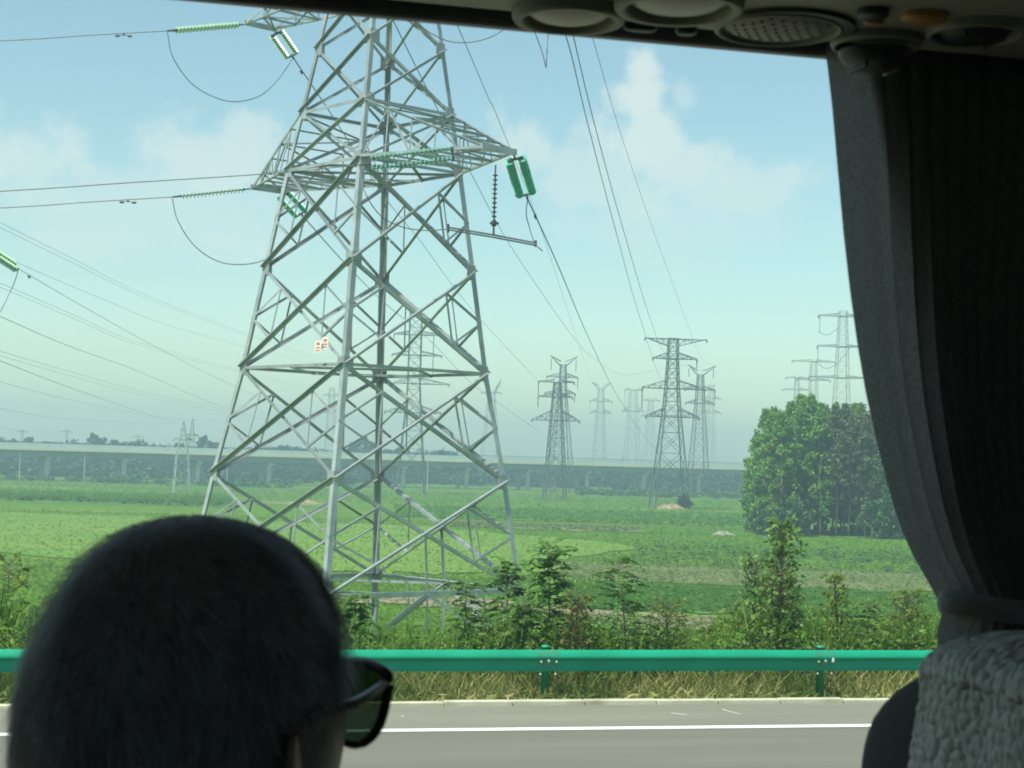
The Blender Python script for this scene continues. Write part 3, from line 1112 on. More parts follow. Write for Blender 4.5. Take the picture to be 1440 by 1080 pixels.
# left arm, lower: string to the left, string into the distance
gL = 'insulators on the near pylon'
d_l = TIPL[0].y
insulator('long horizontal insulators at the tip of the near pylon\'s lower left arm', TIPL[0], at(243, 277, d_l), 0.35, (0, 1, 0.2), 'glass_disc_pale', group=gL)
insulator('long horizontal insulators at the tip of the near pylon\'s upper left arm', TUPL[0], at(235, 43.5, d_l), 0.35, (0, 1, 0.2), 'glass_disc_pale', group=gL)
insulator('green twin insulators partly hidden behind the left leg of the near pylon', TIPL[1], at(426, 304, TIPL[1].y + 2.8), 0.5, (1, 0.3, 0.4), group=gL)
insulator('pale green twin insulators hanging from the upper left arm', TUPL[1], at(413, 82, TUPL[1].y + 2.8), 0.5, (1, 0.3, 0.2), 'glass_disc_pale', group=gL)
d_r = TIPR[1].y
insulator('bright green twin insulators hanging off the tip of the lower right arm', TIPR[1], at(742, 280, d_r + 3.0), 0.52, (1, 0.2, 0.1), group=gL, rdisc=0.19)
insulator('long green beaded twin insulators lying across the near pylon below the right arm', at(655, 214, TIPR[0].y), at(505, 232, TIPR[0].y + 0.2), 0.45, (0, 0.25, 1), group=gL, rdisc=0.15)
cable('link_cable', 'short link from the lower right arm tip to the long beaded insulators', [TIPR[0], at(655, 214, TIPR[0].y)], 0.03, group='cables of the near pylon')
hang_top = at(697, 232, d_r - 0.6)
insulator('thin dark vertical insulator string holding up the jumper bar', hang_top, at(694, 331, d_r - 0.6), 0.1, (1, 0, 0), 'fitting', double=False, rdisc=0.10, group=gL)
# upper right arm (just above the window)
insulator('twin insulators at the tip of the upper right arm above the window edge', TUPR[1], at(757, -18, TUPR[1].y + 3.0), 0.52, (1, 0.2, 0.1), group=gL, rdisc=0.19)
insulator('long twin insulators of the upper right arm above the window edge', TUPR[0], at(520, -66, TUPR[0].y + 0.2), 0.45, (0, 0.25, 1), group=gL)

# jumper bar
jb = empty('jumper_bar', at(693, 333, d_r - 0.6), 'twin tube jumper bar hung below the lower right arm', 'jumper bar')
mb = MB()
for dy in (-2.5, 3.0):
    mb.tube([at(630, 321 + dy * 0.6, d_r - 0.9), at(692, 331.5 + dy * 0.6, d_r - 0.6), at(753, 343 + dy * 0.6, d_r - 0.3)], 0.035, 6)
mb.build('bar', M['cable'], jb, local=Vector(jb.location))
mb = MB()
mb.bar(at(630, 315, d_r - 0.9), at(630, 327, d_r - 0.9), 0.08)
mb.bar(at(753, 338, d_r - 0.3), at(753, 347, d_r - 0.3), 0.08)
mb.lathe(at(695, 316, d_r - 0.6), (0, 0, 1), [(0, 0.08), (0.02, 0.18), (0.09, 0.18), (0.11, 0.08)], 12)
mb.build('clamps', M['fitting'], jb, local=Vector(jb.location))

RW = 0.021
gC = 'cables of the near pylon'
cable('jumper_cable', 'deep hanging jumper loop below the upper left arm', [at(235, 44, d_l), at(243, 80, d_l), at(268, 116, d_l + .5), at(300, 136, d_l + 1), at(331, 143, d_l + 1.5), at(365, 135, d_l + 2.5), at(390, 113, d_l + 3.2), at(412, 82, d_l + 4)], RW, group=gC)
cable('jumper_cable', 'deep hanging jumper loop below the lower left arm', [at(242, 278, d_l), at(250, 310, d_l), at(272, 344, d_l + .5), at(303, 366, d_l + 1), at(335, 372, d_l + 1.5), at(370, 366, d_l + 2.5), at(402, 343, d_l + 3.2), at(426, 304, d_l + 4)], RW, group=gC)
cable('jumper_cable', 'jumper running behind the front leg to the left end of the jumper bar', [at(505, 232, TIPR[0].y + .2), at(513, 270, d_r - 2), at(535, 303, d_r - 1.6), at(565, 319, d_r - 1.3), at(600, 324, d_r - 1), at(630, 322, d_r - .9)], RW, group=gC)
cable('jumper_cable', 'short curved jumper from the bar\'s right end up to the bright green insulators', [at(763, 353, d_r - .2), at(752, 342, d_r - .3), at(744, 318, d_r + 1.2), at(740, 300, d_r + 2.2), at(742, 280, d_r + 3)], RW, group=gC)
cable('jumper_cable', 'shallow jumper loop cut off by the window top, right of the near pylon', [at(520, -66, TUPR[0].y), at(545, -5, TUPR[0].y + .5), at(585, 32, TUPR[0].y + .8), at(620, 54, TUPR[0].y + 1), at(650, 60, TUPR[0].y + 1.1), at(685, 54, TUPR[0].y + 1.2), at(716, 36, TUPR[0].y + 1.3), at(745, 8, TUPR[0].y + 1.5)], RW, group=gC)
cable('jumper_cable', 'V shaped jumper end poking down below the window top', [at(742, 15, d_r), at(752, 45, d_r), at(762, 72, d_r), at(768, 95, d_r)], RW, group=gC)
cable('jumper_cable', 'straight tail beside the V shaped jumper end below the window top', [at(768, 95, d_r), at(770, 60, d_r + .8), at(771, 20, d_r + 1.6), at(757, -18, TUPR[1].y + 3)], RW, group=gC)
gW = 'overhead lines'
cable('power_line', 'topmost line leaving the upper left arm to the left picture edge', [at(235, 43.5, d_l), at(120, 50, d_l), at(0, 57.5, d_l), at(-400, 75, d_l)], RW, group=gW)
cable('power_line', 'line leaving the lower left arm insulators to the left picture edge', [at(243, 277, d_l), at(120, 284.5, d_l), at(0, 292.5, d_l), at(-400, 312, d_l)], RW, group=gW)
cable('power_line', 'line from the beaded insulators across the pylon\'s left leg to the left edge', [at(505, 232, TIPR[0].y + .2), at(365, 245, TIPR[0].y + .3), at(180, 257, TIPR[0].y + .3), at(0, 269, TIPR[0].y + .4), at(-400, 290, TIPR[0].y)], RW, group=gW)
cable('power_line', 'line from the bright green insulators sloping down to the far pylons on the right', [at(742, 280, d_r + 3), at(785, 374, 100), at(830, 480, 170), at(868, 556, 270), at(905, 612, 400), at(934, 645, 560)], 0.028, group=gW)
cable('power_line', 'left one of the two steep lines crossing the sky right of the near pylon', [at(757, -18, TUPR[1].y + 3), at(795, 48, 85), at(828, 180, 110), at(866, 325, 160), at(901, 450, 260), at(932, 535, 420), at(968, 548, 520)], 0.028, group=gW)
cable('power_line', 'right one of the two steep lines crossing the sky right of the near pylon', [at(790, -30, 78), at(805, 45, 86), at(840, 190, 115), at(880, 335, 165), at(915, 450, 260), at(936, 497, 360), at(967, 516, 520)], 0.028, group=gW)
cable('power_line', 'faint steep line right of the two stronger ones beside the tall cloud', [at(815, -20, 100), at(834, 55, 115), at(880, 210, 180), at(930, 355, 280), at(985, 500, 480), at(1006, 515, 520)], 0.022, group=gW)
cable('power_line', 'line from the upper left insulators crossing behind the near pylon to the horned pylons', [at(413, 82, TUPL[1].y + 2.8), at(470, 167, 110), at(543, 280, 160), at(592, 340, 205), at(637, 402, 250), at(683, 457, 310), at(757, 536, 409)], 0.03, group=gW)
cable('power_line', 'line from the lower left insulators crossing behind the near pylon lower down', [at(426, 304, TIPL[1].y + 2.8), at(485, 370, 120), at(542, 427, 175), at(608, 482, 240), at(667, 542, 310), at(740, 594, 390), at(757, 606, 409)], 0.03, group=gW)
cable('power_line', 'thin line from the window top behind the near pylon, sagging above the horned pylons', [at(540, 0, 85), at(555, 33, 90), at(593, 110, 105), at(617, 157, 118), at(663, 245, 150), at(727, 360, 215), at(811, 480, 330), at(847, 513, 400), at(878, 527, 450), at(910, 523, 485), at(967, 513, 520)], 0.028, group=gW)
cable('power_line', 'thin earth wire descending from the window top just right of the near pylon', [at(625, 0, 90), at(642, 33, 95), at(687, 138, 130), at(705, 178, 145), at(760, 320, 240), at(806, 460, 420), at(832, 538, 620)], 0.024, group=gW)
FARW = [
    ('strong line from the small insulator at the left edge down to the near pylon', [(26, 378, 92), (124, 435, 130), (225, 491, 190), (321, 539, 280), (420, 583, 420)], 0.028),
    ('second strong line, starting lower at the left edge', [(-80, 412, 85), (0, 445, 95), (98, 487, 135), (192, 521, 195), (282, 560, 270), (330, 578, 340), (430, 608, 500)], 0.028),
    ('lowest strong line running to the small pale lattice mast', [(-80, 470, 90), (0, 507, 105), (104, 547, 160), (194, 578, 250), (251, 596, 373)], 0.028),
    ('upper one of the faint pair high at the left edge', [(-80, 275, 110), (0, 313, 125), (93, 359, 165), (215, 419, 240), (342, 467, 360), (440, 500, 480)], 0.024),
    ('lower one of the faint pair high at the left edge', [(-80, 282, 112), (0, 320, 127), (93, 365, 167), (215, 423, 242), (342, 470, 362), (440, 503, 482)], 0.022),
    ('faint line between the high faint pair and the strong line', [(-60, 330, 110), (44, 378, 140), (155, 425, 200), (233, 456, 270), (334, 485, 380), (440, 510, 500)], 0.024),
    ('upper faint line below the small insulator', [(-60, 375, 115), (0, 398, 130), (111, 446, 180), (197, 482, 260), (337, 521, 400), (440, 545, 520)], 0.024),
    ('lower faint line close under the upper one below the small insulator', [(-60, 382, 118), (0, 404, 132), (111, 451, 182), (197, 486, 262), (337, 524, 402), (440, 548, 522)], 0.022),
    ('upper faint line between the two lower strong lines', [(-60, 478, 130), (0, 494, 150), (104, 524, 210), (218, 555, 320), (316, 575, 450)], 0.024),
    ('lower faint line between the two lower strong lines', [(-60, 484, 132), (0, 500, 152), (104, 530, 212), (218, 560, 322), (316, 580, 452)], 0.022),
    ('faint low line ending near the pale lattice mast', [(-60, 522, 150), (0, 537, 170), (111, 565, 250), (233, 588, 380), (311, 592, 520)], 0.024),
    ('almost level faint line just above the distant trees', [(-60, 566, 200), (0, 575, 230), (104, 590, 320), (220, 595, 480), (270, 594, 600)], 0.026),
    ('lowest faint line, just above the trees at the left edge', [(-60, 590, 250), (0, 601, 300), (39, 606, 400), (96, 606, 850)], 0.026),
    ('faint line linking the far horned pylons at low height', [(796, 552, 480), (840, 578, 540), (880, 590, 600), (930, 585, 640)], 0.03),
    ('faint low line between the right hand far pylons above the bridge', [(800, 630, 420), (840, 635, 520), (885, 640, 650)], 0.03),
]
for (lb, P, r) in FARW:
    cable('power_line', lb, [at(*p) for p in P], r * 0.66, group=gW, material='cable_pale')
# the insulator that just shows at the left edge, with its jumper
insulator('pale green insulator cut by the left picture edge, holding the strong line', at(-14, 352, 90.5), at(26, 378, 92), 0.45, (0, 1, 0.4), 'glass_disc_pale', rdisc=0.19, group='insulators at the left edge')
cable('jumper_cable', 'jumper hanging down from the small insulator at the left edge', [at(26, 378, 92), at(21, 395, 91.5), at(12, 415, 91), at(0, 438, 90.5), at(-18, 452, 90)], RW, group=gC)


def damper(label, p, d):
    root = empty('vibration_damper', p, label, 'damper', 'dampers on the lines')
    d = d.normalized()
    mb = MB()
    mb.tube([p - d * 0.28 - UP * 0.10, p - UP * 0.05, p + d * 0.28 - UP * 0.10], 0.014, 5)
    mb.bar(p + UP * 0.03, p - UP * 0.09, 0.07)
    mb.build('clamp', M['fitting'], root, local=p)
    for s in (-1, 1):
        mb = MB()
        c = p + d * 0.28 * s - UP * 0.10
        mb.lathe(c - d * 0.10, d, [(0, 0.03), (0.02, 0.055), (0.18, 0.055), (0.20, 0.03)], 8)
        mb.build('weight', M['fitting'], root, local=p)


damper('dumbbell damper on the topmost left line', at(174, 47.5, d_l), Vector((1, 0, 0)))
damper('dumbbell damper on the line below the lower left arm', at(180, 281.5, d_l), Vector((1, 0, 0)))
damper('dumbbell damper on the strong line beside the insulator at the left edge', at(41, 387, 97), at(60, 398, 104) - at(41, 387, 97))
damper('dumbbell damper on the line below the pale green upper left insulators', at(424, 99, 88), at(440, 123, 95) - at(424, 99, 88))
damper('dumbbell damper on the line below the bright green right insulators', at(753, 302, 77), at(770, 340, 87) - at(753, 302, 77))


# ---------------------------------------------------------------- the farther towers
def far_tower(label, d, cx, base_y, body, arms, mat_='steel_far', rot=0.0, horns=None, leg_w=0.22, br_w=0.11, hang=(), ground=True):
    """body: [(image y, half width px)] from bottom to top; arms: (y of lower chord, left px, right px, rise px)"""
    k = d / F_PX
    yh = 649 + (cx - 720) * ROLL

    def H(y): return EYE + (yh - y) * k
    gx = (cx - 720) * k
    root = empty('transmission_tower', (gx, d, FIELD), label, 'pylon', 'pylons', rz=rot)
    zs = [(H(y) - FIELD, w * k) for (y, w) in body]
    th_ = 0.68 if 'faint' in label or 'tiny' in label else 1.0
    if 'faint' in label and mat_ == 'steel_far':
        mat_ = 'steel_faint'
    br_w *= 0.66 * th_
    leg_w *= th_
    zs[0] = (0.0 if ground else zs[0][0], zs[0][1])

    def width(z):
        return float(np.interp(z, [q[0] for q in zs], [q[1] for q in zs]))
    top = zs[-1][0]
    for (sx, sy) in ((-1, -1), (1, -1), (1, 1), (-1, 1)):
        mb = MB()
        for i in range(len(zs) - 1):
            (z0, w0), (z1, w1) = zs[i], zs[i + 1]
            mb.bar((sx * w0, sy * w0, z0), (sx * w1, sy * w1, z1), leg_w * 0.62, leg_w * 0.62, (sx, sy, 0))
        mb.build('leg', M[mat_], root)
    mb = MB()
    z = 0.0 if ground else zs[0][0]
    while z < top - 0.5:
        w0 = width(z)
        z1 = min(top, z + max(1.3, w0 * 1.7))
        w1 = width(z1)
        for (a, b) in (((-1, -1), (1, -1)), ((1, -1), (1, 1)), ((1, 1), (-1, 1)), ((-1, 1), (-1, -1))):
            mb.bar((a[0] * w0, a[1] * w0, z), (b[0] * w1, b[1] * w1, z1), br_w)
            mb.bar((b[0] * w0, b[1] * w0, z), (a[0] * w1, a[1] * w1, z1), br_w)
            mb.bar((a[0] * w1, a[1] * w1, z1), (b[0] * w1, b[1] * w1, z1), br_w * 0.8)
        z = z1
    mb.build('lattice_bracing', M[mat_], root)
    for (y, xl, xr, rise) in arms:
        mb = MB()
        z0 = H(y) - FIELD
        z1 = z0 + rise * k
        for xe in (xl, xr):
            if xe is None: continue
            tip = Vector(((xe - cx) * k, 0, z0))
            s = 1 if tip.x > 0 else -1
            w0, w1 = width(z0), width(z1)
            tz = tip + Vector((0, 0, 0.15))
            for sy in (-1, 1):
                A, B = Vector((s * w0, sy * w0, z0)), Vector((s * w1, sy * w1, z1))
                mb.bar(A, tip, 0.15 * th_)
                mb.bar(B, tz, 0.13 * th_)
                n = 4
                for q in range(n):
                    p0, p1 = A.lerp(tip, q / n), A.lerp(tip, (q + 1) / n)
                    r0, r1 = B.lerp(tz, q / n), B.lerp(tz, (q + 1) / n)
                    mb.bar(p0, r1, 0.07 * th_) if q % 2 else mb.bar(r0, p1, 0.07 * th_)
                    mb.bar(p1, r1, 0.07)
            mb.bar((-w0, -w0, z0), (w0, -w0, z0), 0.13)
            mb.bar((-w0, w0, z0), (w0, w0, z0), 0.13)
            # suspension hardware at the arm tip
            mb.bar(tip, tip - Vector((0, 0, 0.5)), 0.35, 0.25)
        mb.build('cross_arm', M[mat_], root)
    if horns:
        (yt, xl, xr, yc) = horns
        mb = MB()
        for xe in (xl, xr):
            tip = Vector(((xe - cx) * k, 0, H(yt) - FIELD))
            for zc in (H(yc) - FIELD, H(yc) - FIELD + 1.3):
                for sy in (-1, 1):
                    w0 = width(zc)
                    mb.bar((math.copysign(w0, tip.x), sy * w0, zc), tip, 0.15)
        mb.build('horn_arm', M[mat_], root)
    for (px, y0, y1) in hang:
        mb = MB()
        mb.tube([((px - cx) * k, 0, H(y0) - FIELD), ((px - cx) * k, 0, H(y1) - FIELD)], 0.10 * th_, 6)
        mb.build('suspension_insulator', M[mat_], root)
    return root


far_tower('sharp dark pylon with flat T-shaped top, earth heap between its feet', 360, 945.5, 711,
          [(711, 25), (585, 11.8), (545, 8.8), (503, 6.8), (475, 6.3)],
          [(586, 909, 985, 12), (546, 903, 992, 12), (504, 917, 980, 9), (476, 905, 993.5, -10)], rot=0.10, leg_w=0.3, br_w=0.15,
          hang=((980, 504, 516), (903, 546, 575), (992, 546, 560)))
far_tower('dark flat-topped pylon in the field with a horned pylon close behind it', 409, 784, 701,
          [(701, 15), (592, 8.2), (537, 4.5)], [(591, 749, 817, 14), (558, 757, 806, 5), (537, 757, 808, 4)], rot=0.14, leg_w=0.3, br_w=0.15,
          hang=((757, 537, 556), (757, 558, 573)))
far_tower('paler horned pylon overlapping the flat beamed pylon from behind', 500, 791.5, 690,
          [(690, 18), (552, 5), (512, 3.6)], [(530, 768, 813, 6), (553, 766, 810, 6)], rot=0.2, horns=(500, 772.5, 812, 514), leg_w=0.26, br_w=0.12,
          hang=((774, 505, 520), (810, 505, 521), (813, 530, 545), (809, 553, 565)))
far_tower('faint small horned pylon alone in the gap between the two groups of far pylons', 690, 845.5, 680,
          [(680, 11), (580, 4.8), (545, 3.2)], [(564, 829, 862, 5), (580, 831, 861, 5)], rot=0.2, horns=(537, 832, 859, 547), leg_w=0.26, br_w=0.12,
          hang=((830, 564, 572), (862, 564, 572)))
far_tower('faint flat-topped pylon just left of the T-topped one', 700, 891, 681,
          [(681, 12), (580, 6), (548, 4.5)], [(548, 878, 905, 3), (578, 876, 908, 7)], rot=0.25, leg_w=0.26, br_w=0.12,
          hang=((879, 548, 580), (904, 548, 570)))
far_tower('horned pylon half hidden behind the right arms of the T-topped one', 520, 985, 696,
          [(696, 14), (566, 5.5), (526, 3.6)], [(548, 963, 1007, 6), (567, 964, 1006, 6)], rot=0.2, horns=(513, 967, 1007.5, 527), leg_w=0.28, br_w=0.12,
          hang=((968, 518, 530), (1004, 518, 530), (1007, 548, 562)))
far_tower('very faint pylon at the right end of the far pylon group', 760, 1001, 684,
          [(684, 9), (580, 4), (540, 3)], [(560, 985, 1015, 4), (580, 984, 1016, 4)], rot=0.3, leg_w=0.24, br_w=0.11)
far_tower('very faint slim pylon seen between the flat-topped one and the T-topped one', 800, 916, 680,
          [(680, 9), (590, 4), (562, 3)], [(563, 903, 930, 3), (585, 902, 931, 4)], rot=0.3, leg_w=0.24, br_w=0.11)
far_tower('grey pylon seen through the right half of the near pylon, with four arms', 434, 582, 692,
          [(692, 20), (580, 11), (540, 8.5), (470, 8.5), (433, 8)], [(580, 542, 622, 10), (539, 553, 632, 8), (499, 550, 620, 6), (470, 552, 624, 5)], rot=0.12, leg_w=0.28, br_w=0.13,
          hang=((608, 470, 524), (552, 470, 480)))
far_tower('faint pylon with V-shaped head just behind the near pylon\'s right leg', 640, 692, 680,
          [(680, 15), (560, 4.5), (548, 4)], [(552, 677, 706, 2)], rot=0.2, horns=(534, 679, 704, 553), leg_w=0.26, br_w=0.12, hang=((704, 530, 546),))
far_tower('faint slim pylon just left of the front leg of the near pylon', 700, 467, 672,
          [(672, 9), (580, 4.5), (545, 3)], [(556, 455, 480, 4), (580, 453, 482, 4)], rot=0.2, leg_w=0.24, br_w=0.11)
far_tower('small white lattice mast standing in the field at left', 373, 260, 693,
          [(693, 11), (640, 8), (605, 3.2), (592, 0.8)], [(618, 247, 273, 4)], 'steel_pale', rot=0.3, leg_w=0.2, br_w=0.10)
far_tower('thin pointed mast rising above the viaduct just right of the white lattice mast', 620, 272.5, 672,
          [(672, 8), (625, 4), (589, 0.6)], [(612, 264, 281, 3)], rot=0.2, leg_w=0.22, br_w=0.10)
far_tower('tall faint strain pylon rising behind the grove beside the curtain', 355, 1184, 722,
          [(722, 17), (530, 8.5), (443, 5.2), (436, 5)], [(531, 1137, 1219, 3), (487, 1148, 1214, 3), (444, 1149, 1206, 4)], rot=0.06, leg_w=0.2, br_w=0.08,
          hang=((1151, 444, 468), (1149, 487, 510)))
far_tower('fainter strain pylon behind the grove, left of the tall one', 480, 1144, 705,
          [(705, 12), (560, 6), (507, 3.5)], [(508, 1113, 1175, 3), (534, 1120, 1168, 3)], rot=0.1, leg_w=0.2, br_w=0.08)
far_tower('faintest pylon over the left end of the grove', 560, 1121, 698,
          [(698, 9), (560, 3.5), (530, 2.5)], [(531, 1105, 1137, 2), (548, 1100, 1141, 3)], rot=0.1, leg_w=0.2, br_w=0.08)
cable('jumper_cable', 'upper loop hanging from the tall strain pylon behind the grove', [at(1151, 466, 355), at(1158, 470, 355), at(1166, 470, 355), at(1175, 464, 355), at(1180, 460, 355)], 0.05, group='jumpers at the grove')
cable('jumper_cable', 'lower loop hanging from the tall strain pylon behind the grove', [at(1149, 509, 355), at(1158, 517, 355), at(1168, 517, 355), at(1180, 508, 355), at(1196, 488, 355)], 0.05, group='jumpers at the grove')
for i, (px, y) in enumerate(((34, 603), (97, 603), (197, 610))):
    far_tower(('tiny far pylon above the trees nearest the left picture edge', 'tiny far pylon above the trees, middle one of the three at far left', 'tiny far pylon above the trees, rightmost of the three at far left')[i], 850, px, 655,
              [(655, 5), (625, 2), (y, 1.0)], [(y + 4, px - 7, px + 7, 2)], rot=0.2, leg_w=0.24, br_w=0.1)

# ---------------------------------------------------------------- viaduct
VA = Vector(((67 - 720) / F_PX * 480, 480, 0))
VB = Vector(((822 - 720) / F_PX * 558, 558, 0))
vd = (VB - VA).normalized()
SPAN = (VB - VA).length / 8.0
vang = math.atan2(vd.y, vd.x)
via = empty('viaduct', (VA.x, VA.y, FIELD), 'long pale concrete road viaduct on piers crossing the fields in the background', 'viaduct', rz=vang)
VH = 8.5 + 0.25 + (628 - 627) * 0.0                      # deck edge height above the fields


def vbox(name, material, lo, hi, parent=via):
    mb = MB()
    mb.box(lo, hi)
    return mb.build(name, material, parent)


X0, X1 = -SPAN * 5, SPAN * 22
mb = MB()
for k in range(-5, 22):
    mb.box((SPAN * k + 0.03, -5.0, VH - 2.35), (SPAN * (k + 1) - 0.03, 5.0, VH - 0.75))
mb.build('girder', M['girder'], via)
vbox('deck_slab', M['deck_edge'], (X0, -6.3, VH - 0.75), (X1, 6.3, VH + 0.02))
mb = MB()
for k in range(-5 * 4, 22 * 4):
    a = SPAN / 4 * k
    mb.box((a + 0.02, -6.25, VH + 0.02), (a + SPAN / 4 - 0.02, -5.95, VH + 1.15))
    mb.box((a + 0.02, 5.95, VH + 0.02), (a + SPAN / 4 - 0.02, 6.25, VH + 1.15))
mb.build('parapet', M['parapet'], via)
mb = MB()
for sy in (-6.1, 6.1):
    mb.bar((X0, sy, VH + 1.5), (X1, sy, VH + 1.5), 0.08)
    for k in range(-5 * 8, 22 * 8):
        mb.bar((SPAN / 8 * k, sy, VH + 1.1), (SPAN / 8 * k, sy, VH + 1.5), 0.08)
mb.build('railing', M['steel_far'], via)
for k in range(-2, 16):
    pr = None
    mb = MB()
    mb.box((SPAN * k - 0.75, -4.6, VH - 3.25), (SPAN * k + 0.75, 4.6, VH - 2.36))
    cap_ = mb.build('pier_cap', M['concrete'], via, bevel=0.08)
    for sy in (-2.9, 2.9):
        mb = MB()
        mb.lathe((SPAN * k, sy, -0.3), (0, 0, 1), [(0, 0.72), (VH - 2.9, 0.72)], 18)
        mb.build('pier', M['concrete'], via, smooth=False)


# utility poles
def pole(px, d, ytop, lb):
    k = d / F_PX
    p = gnd(px, d)
    yh = 649 + (px - 720) * ROLL
    h = EYE + (yh - ytop) * k - FIELD
    root = empty('utility_pole', p, lb, 'pole', 'utility poles by the viaduct')
    mb = MB()
    mb.lathe((0, 0, 0), (0, 0, 1), [(0, 0.11), (h, 0.07)], 10)
    mb.build('post', M['concrete'], root)
    mb = MB()
    mb.bar((-0.7, 0, h - 0.4), (0.7, 0, h - 0.4), 0.1)
    mb.build('crossbar', M['steel_far'], root)


pole(28, 450, 636, 'pale pole below the bridge, nearest the left picture edge')
pole(119, 455, 640, 'pale pole below the bridge between the two leftmost piers')
pole(602, 470, 632, 'pale pole seen through the near pylon, right of its dark back leg')
pole(320, 470, 646, 'pale pole below the bridge just inside the left leg of the near pylon')

# ---------------------------------------------------------------- trees
def crown_quads(rg, H, z0, rad, nclump, nleaf, lsize, cr=(0.6, 1.1), shape='poplar'):
    C = []
    for i in range(nclump):
        t = rg.uniform(0, 1)
        z = z0 + (H - z0) * t
        if shape == 'poplar':
            rr = rad * (0.55 + 0.45 * math.sin(math.pi * min(1, t * 0.9 + 0.15))) * (1 - max(0, t - 0.75) * 3.6)
        else:
            rr = rad * math.sqrt(max(0.03, 1 - (2 * t - 0.9) ** 2 * 0.9))
        az = rg.uniform(0, 2 * math.pi)
        r = rr * math.sqrt(rg.uniform(0.12, 1.0))
        c = np.array([math.cos(az) * r, math.sin(az) * r, z])
        cs = rg.uniform(*cr)
        p = rg.normal(size=(nleaf, 3))
        p /= np.linalg.norm(p, axis=1)[:, None]
        p *= (rg.uniform(0.35, 1.0, nleaf) ** 0.6)[:, None] * cs
        C.append(c + p * np.array([1, 1, 0.9]))
    C = np.concatenate(C)
    return rnd_quads(rg, C, rg.uniform(0.7, 1.3, len(C)) * lsize, 0.35, 1.5)


def make_tree(name, label, cat, group, H, z0, rad, nclump, nleaf, lsize, material, seed, trunk_r=0.16, shape='poplar', cr=(0.32, 0.75)):
    rg = np.random.default_rng(seed)
    root = empty(name, (0, 0, 0), label, cat, group)
    mb = MB()
    pts = [Vector((rg.normal(0, 0.12) * i / 8 * 1.5, rg.normal(0, 0.12) * i / 8 * 1.5, H * 0.8 * i / 8)) for i in range(9)]
    mb.tube(pts, [trunk_r * (1 - 0.85 * i / 8) for i in range(9)], 8)
    for i in range(14):
        t = rg.uniform(z0 / H * 0.8, 0.8)
        b0 = pts[0].lerp(pts[-1], t)
        az = rg.uniform(0, 6.28)
        L_ = rad * rg.uniform(0.5, 0.95)
        b1 = b0 + Vector((math.cos(az) * L_, math.sin(az) * L_, L_ * rg.uniform(0.5, 1.1)))
        mb.tube([b0, b0.lerp(b1, 0.5) + Vector((0, 0, -0.06 * L_)), b1], [trunk_r * 0.35, trunk_r * 0.22, trunk_r * 0.08], 5)
    mb.build('trunk', M['bark'], root, smooth=True)
    quads_obj('crown', crown_quads(rg, H, z0, rad, nclump, nleaf, lsize, cr, shape), material, root)
    return root


GT = 'poplars in the grove'
protos = [make_tree('poplar_tree', 'green poplar inside the dense grove on the right', 'tree', GT, 17.4, 3.2, 1.9, 105, 44, 0.27, M['poplar'], 31),
          make_tree('poplar_tree', 'green poplar inside the dense grove on the right', 'tree', GT, 16.9, 2.8, 1.8, 100, 44, 0.27, M['poplar'], 32),
          make_tree('poplar_tree', 'bare legged poplar with browning leaves near the middle of the grove', 'tree', GT, 16.4, 4.6, 1.8, 84, 40, 0.26, M['poplar_dry'], 33),
          make_tree('poplar_tree', 'edge poplar leafy almost to the ground at the left end of the grove', 'tree', GT, 16.6, 0.6, 2.4, 140, 44, 0.27, M['poplar'], 34)]
spots = []
rr = random.Random(77)
for row in range(4):
    for k in range(16):
        px = 1078 + k * 24 + rr.uniform(-6, 6) + (row % 2) * 11
        d = 234 + row * 4.6 + rr.uniform(-1, 1)
        if px > 1450: continue
        kind = rr.choice([0, 1, 0, 1])
        if 1160 < px < 1225 and row < 2 and rr.random() < 0.75: kind = 2
        if px < 1095: kind = 3
        spots.append((px, d, kind, rr.uniform(0.92, 1.06)))
spots += [(1128, 239, 0, 1.02), (1140, 236, 1, 1.04), (1152, 241, 0, 1.03), (1205, 236, 1, 1.03), (1072, 236, 3, 0.93), (1064, 243, 3, 0.8), (1062, 238, 3, 0.68), (1100, 231.5, 3, 0.95)]
used = set()
for (px, d, kind, s) in spots:
    o = protos[kind] if kind not in used else copy_tree(protos[kind])
    used.add(kind)
    o.location = gnd(px, d)
    o.rotation_euler = (rr.uniform(-0.02, 0.02), rr.uniform(-0.03, 0.03), rr.uniform(0, 6.28))
    o.scale = (s, s, s * rr.uniform(0.95, 1.05))
# low bushes before the grove
bp = make_tree('grove_bush', 'low pale green bush at the front of the grove', 'bush', 'bushes at the grove', 3.6, 0.1, 1.6, 22, 60, 0.26, M['bush'], 41, 0.06, 'round', (0.4, 0.7))
bpd = bp.children[1].data.copy() if bp.children[1].name.startswith('crown') else bp.children[0].data.copy()
bpd.materials[0] = M['wood']  # darker leaves for added bushes, so gaps between the trunks read as shade
for i, (px, d, s) in enumerate(((1115, 230, 1.2), (1130, 229, 0.9), (1228, 229, 1.2), (1250, 229.5, 1.4), (1275, 229, 1.3), (1078, 230, 0.8), (1310, 229, 1.2))):
    o = bp if i == 0 else copy_tree(bp)
    o.location = gnd(px, d)
    o.scale = (s, s, s)
    o.rotation_euler.z = i * 1.3
    o['label'] = ['pale low bush before the dark left third of the grove', 'smaller low bush right of the pale one before the grove', 'low bush right of the bare poplar trunks',
                  'rounded low bush before the grove left of the curtain edge', 'low bush touching the curtain edge before the grove', 'smallest low bush at the left foot of the grove', 'low bush hidden by the curtain before the grove'][i]
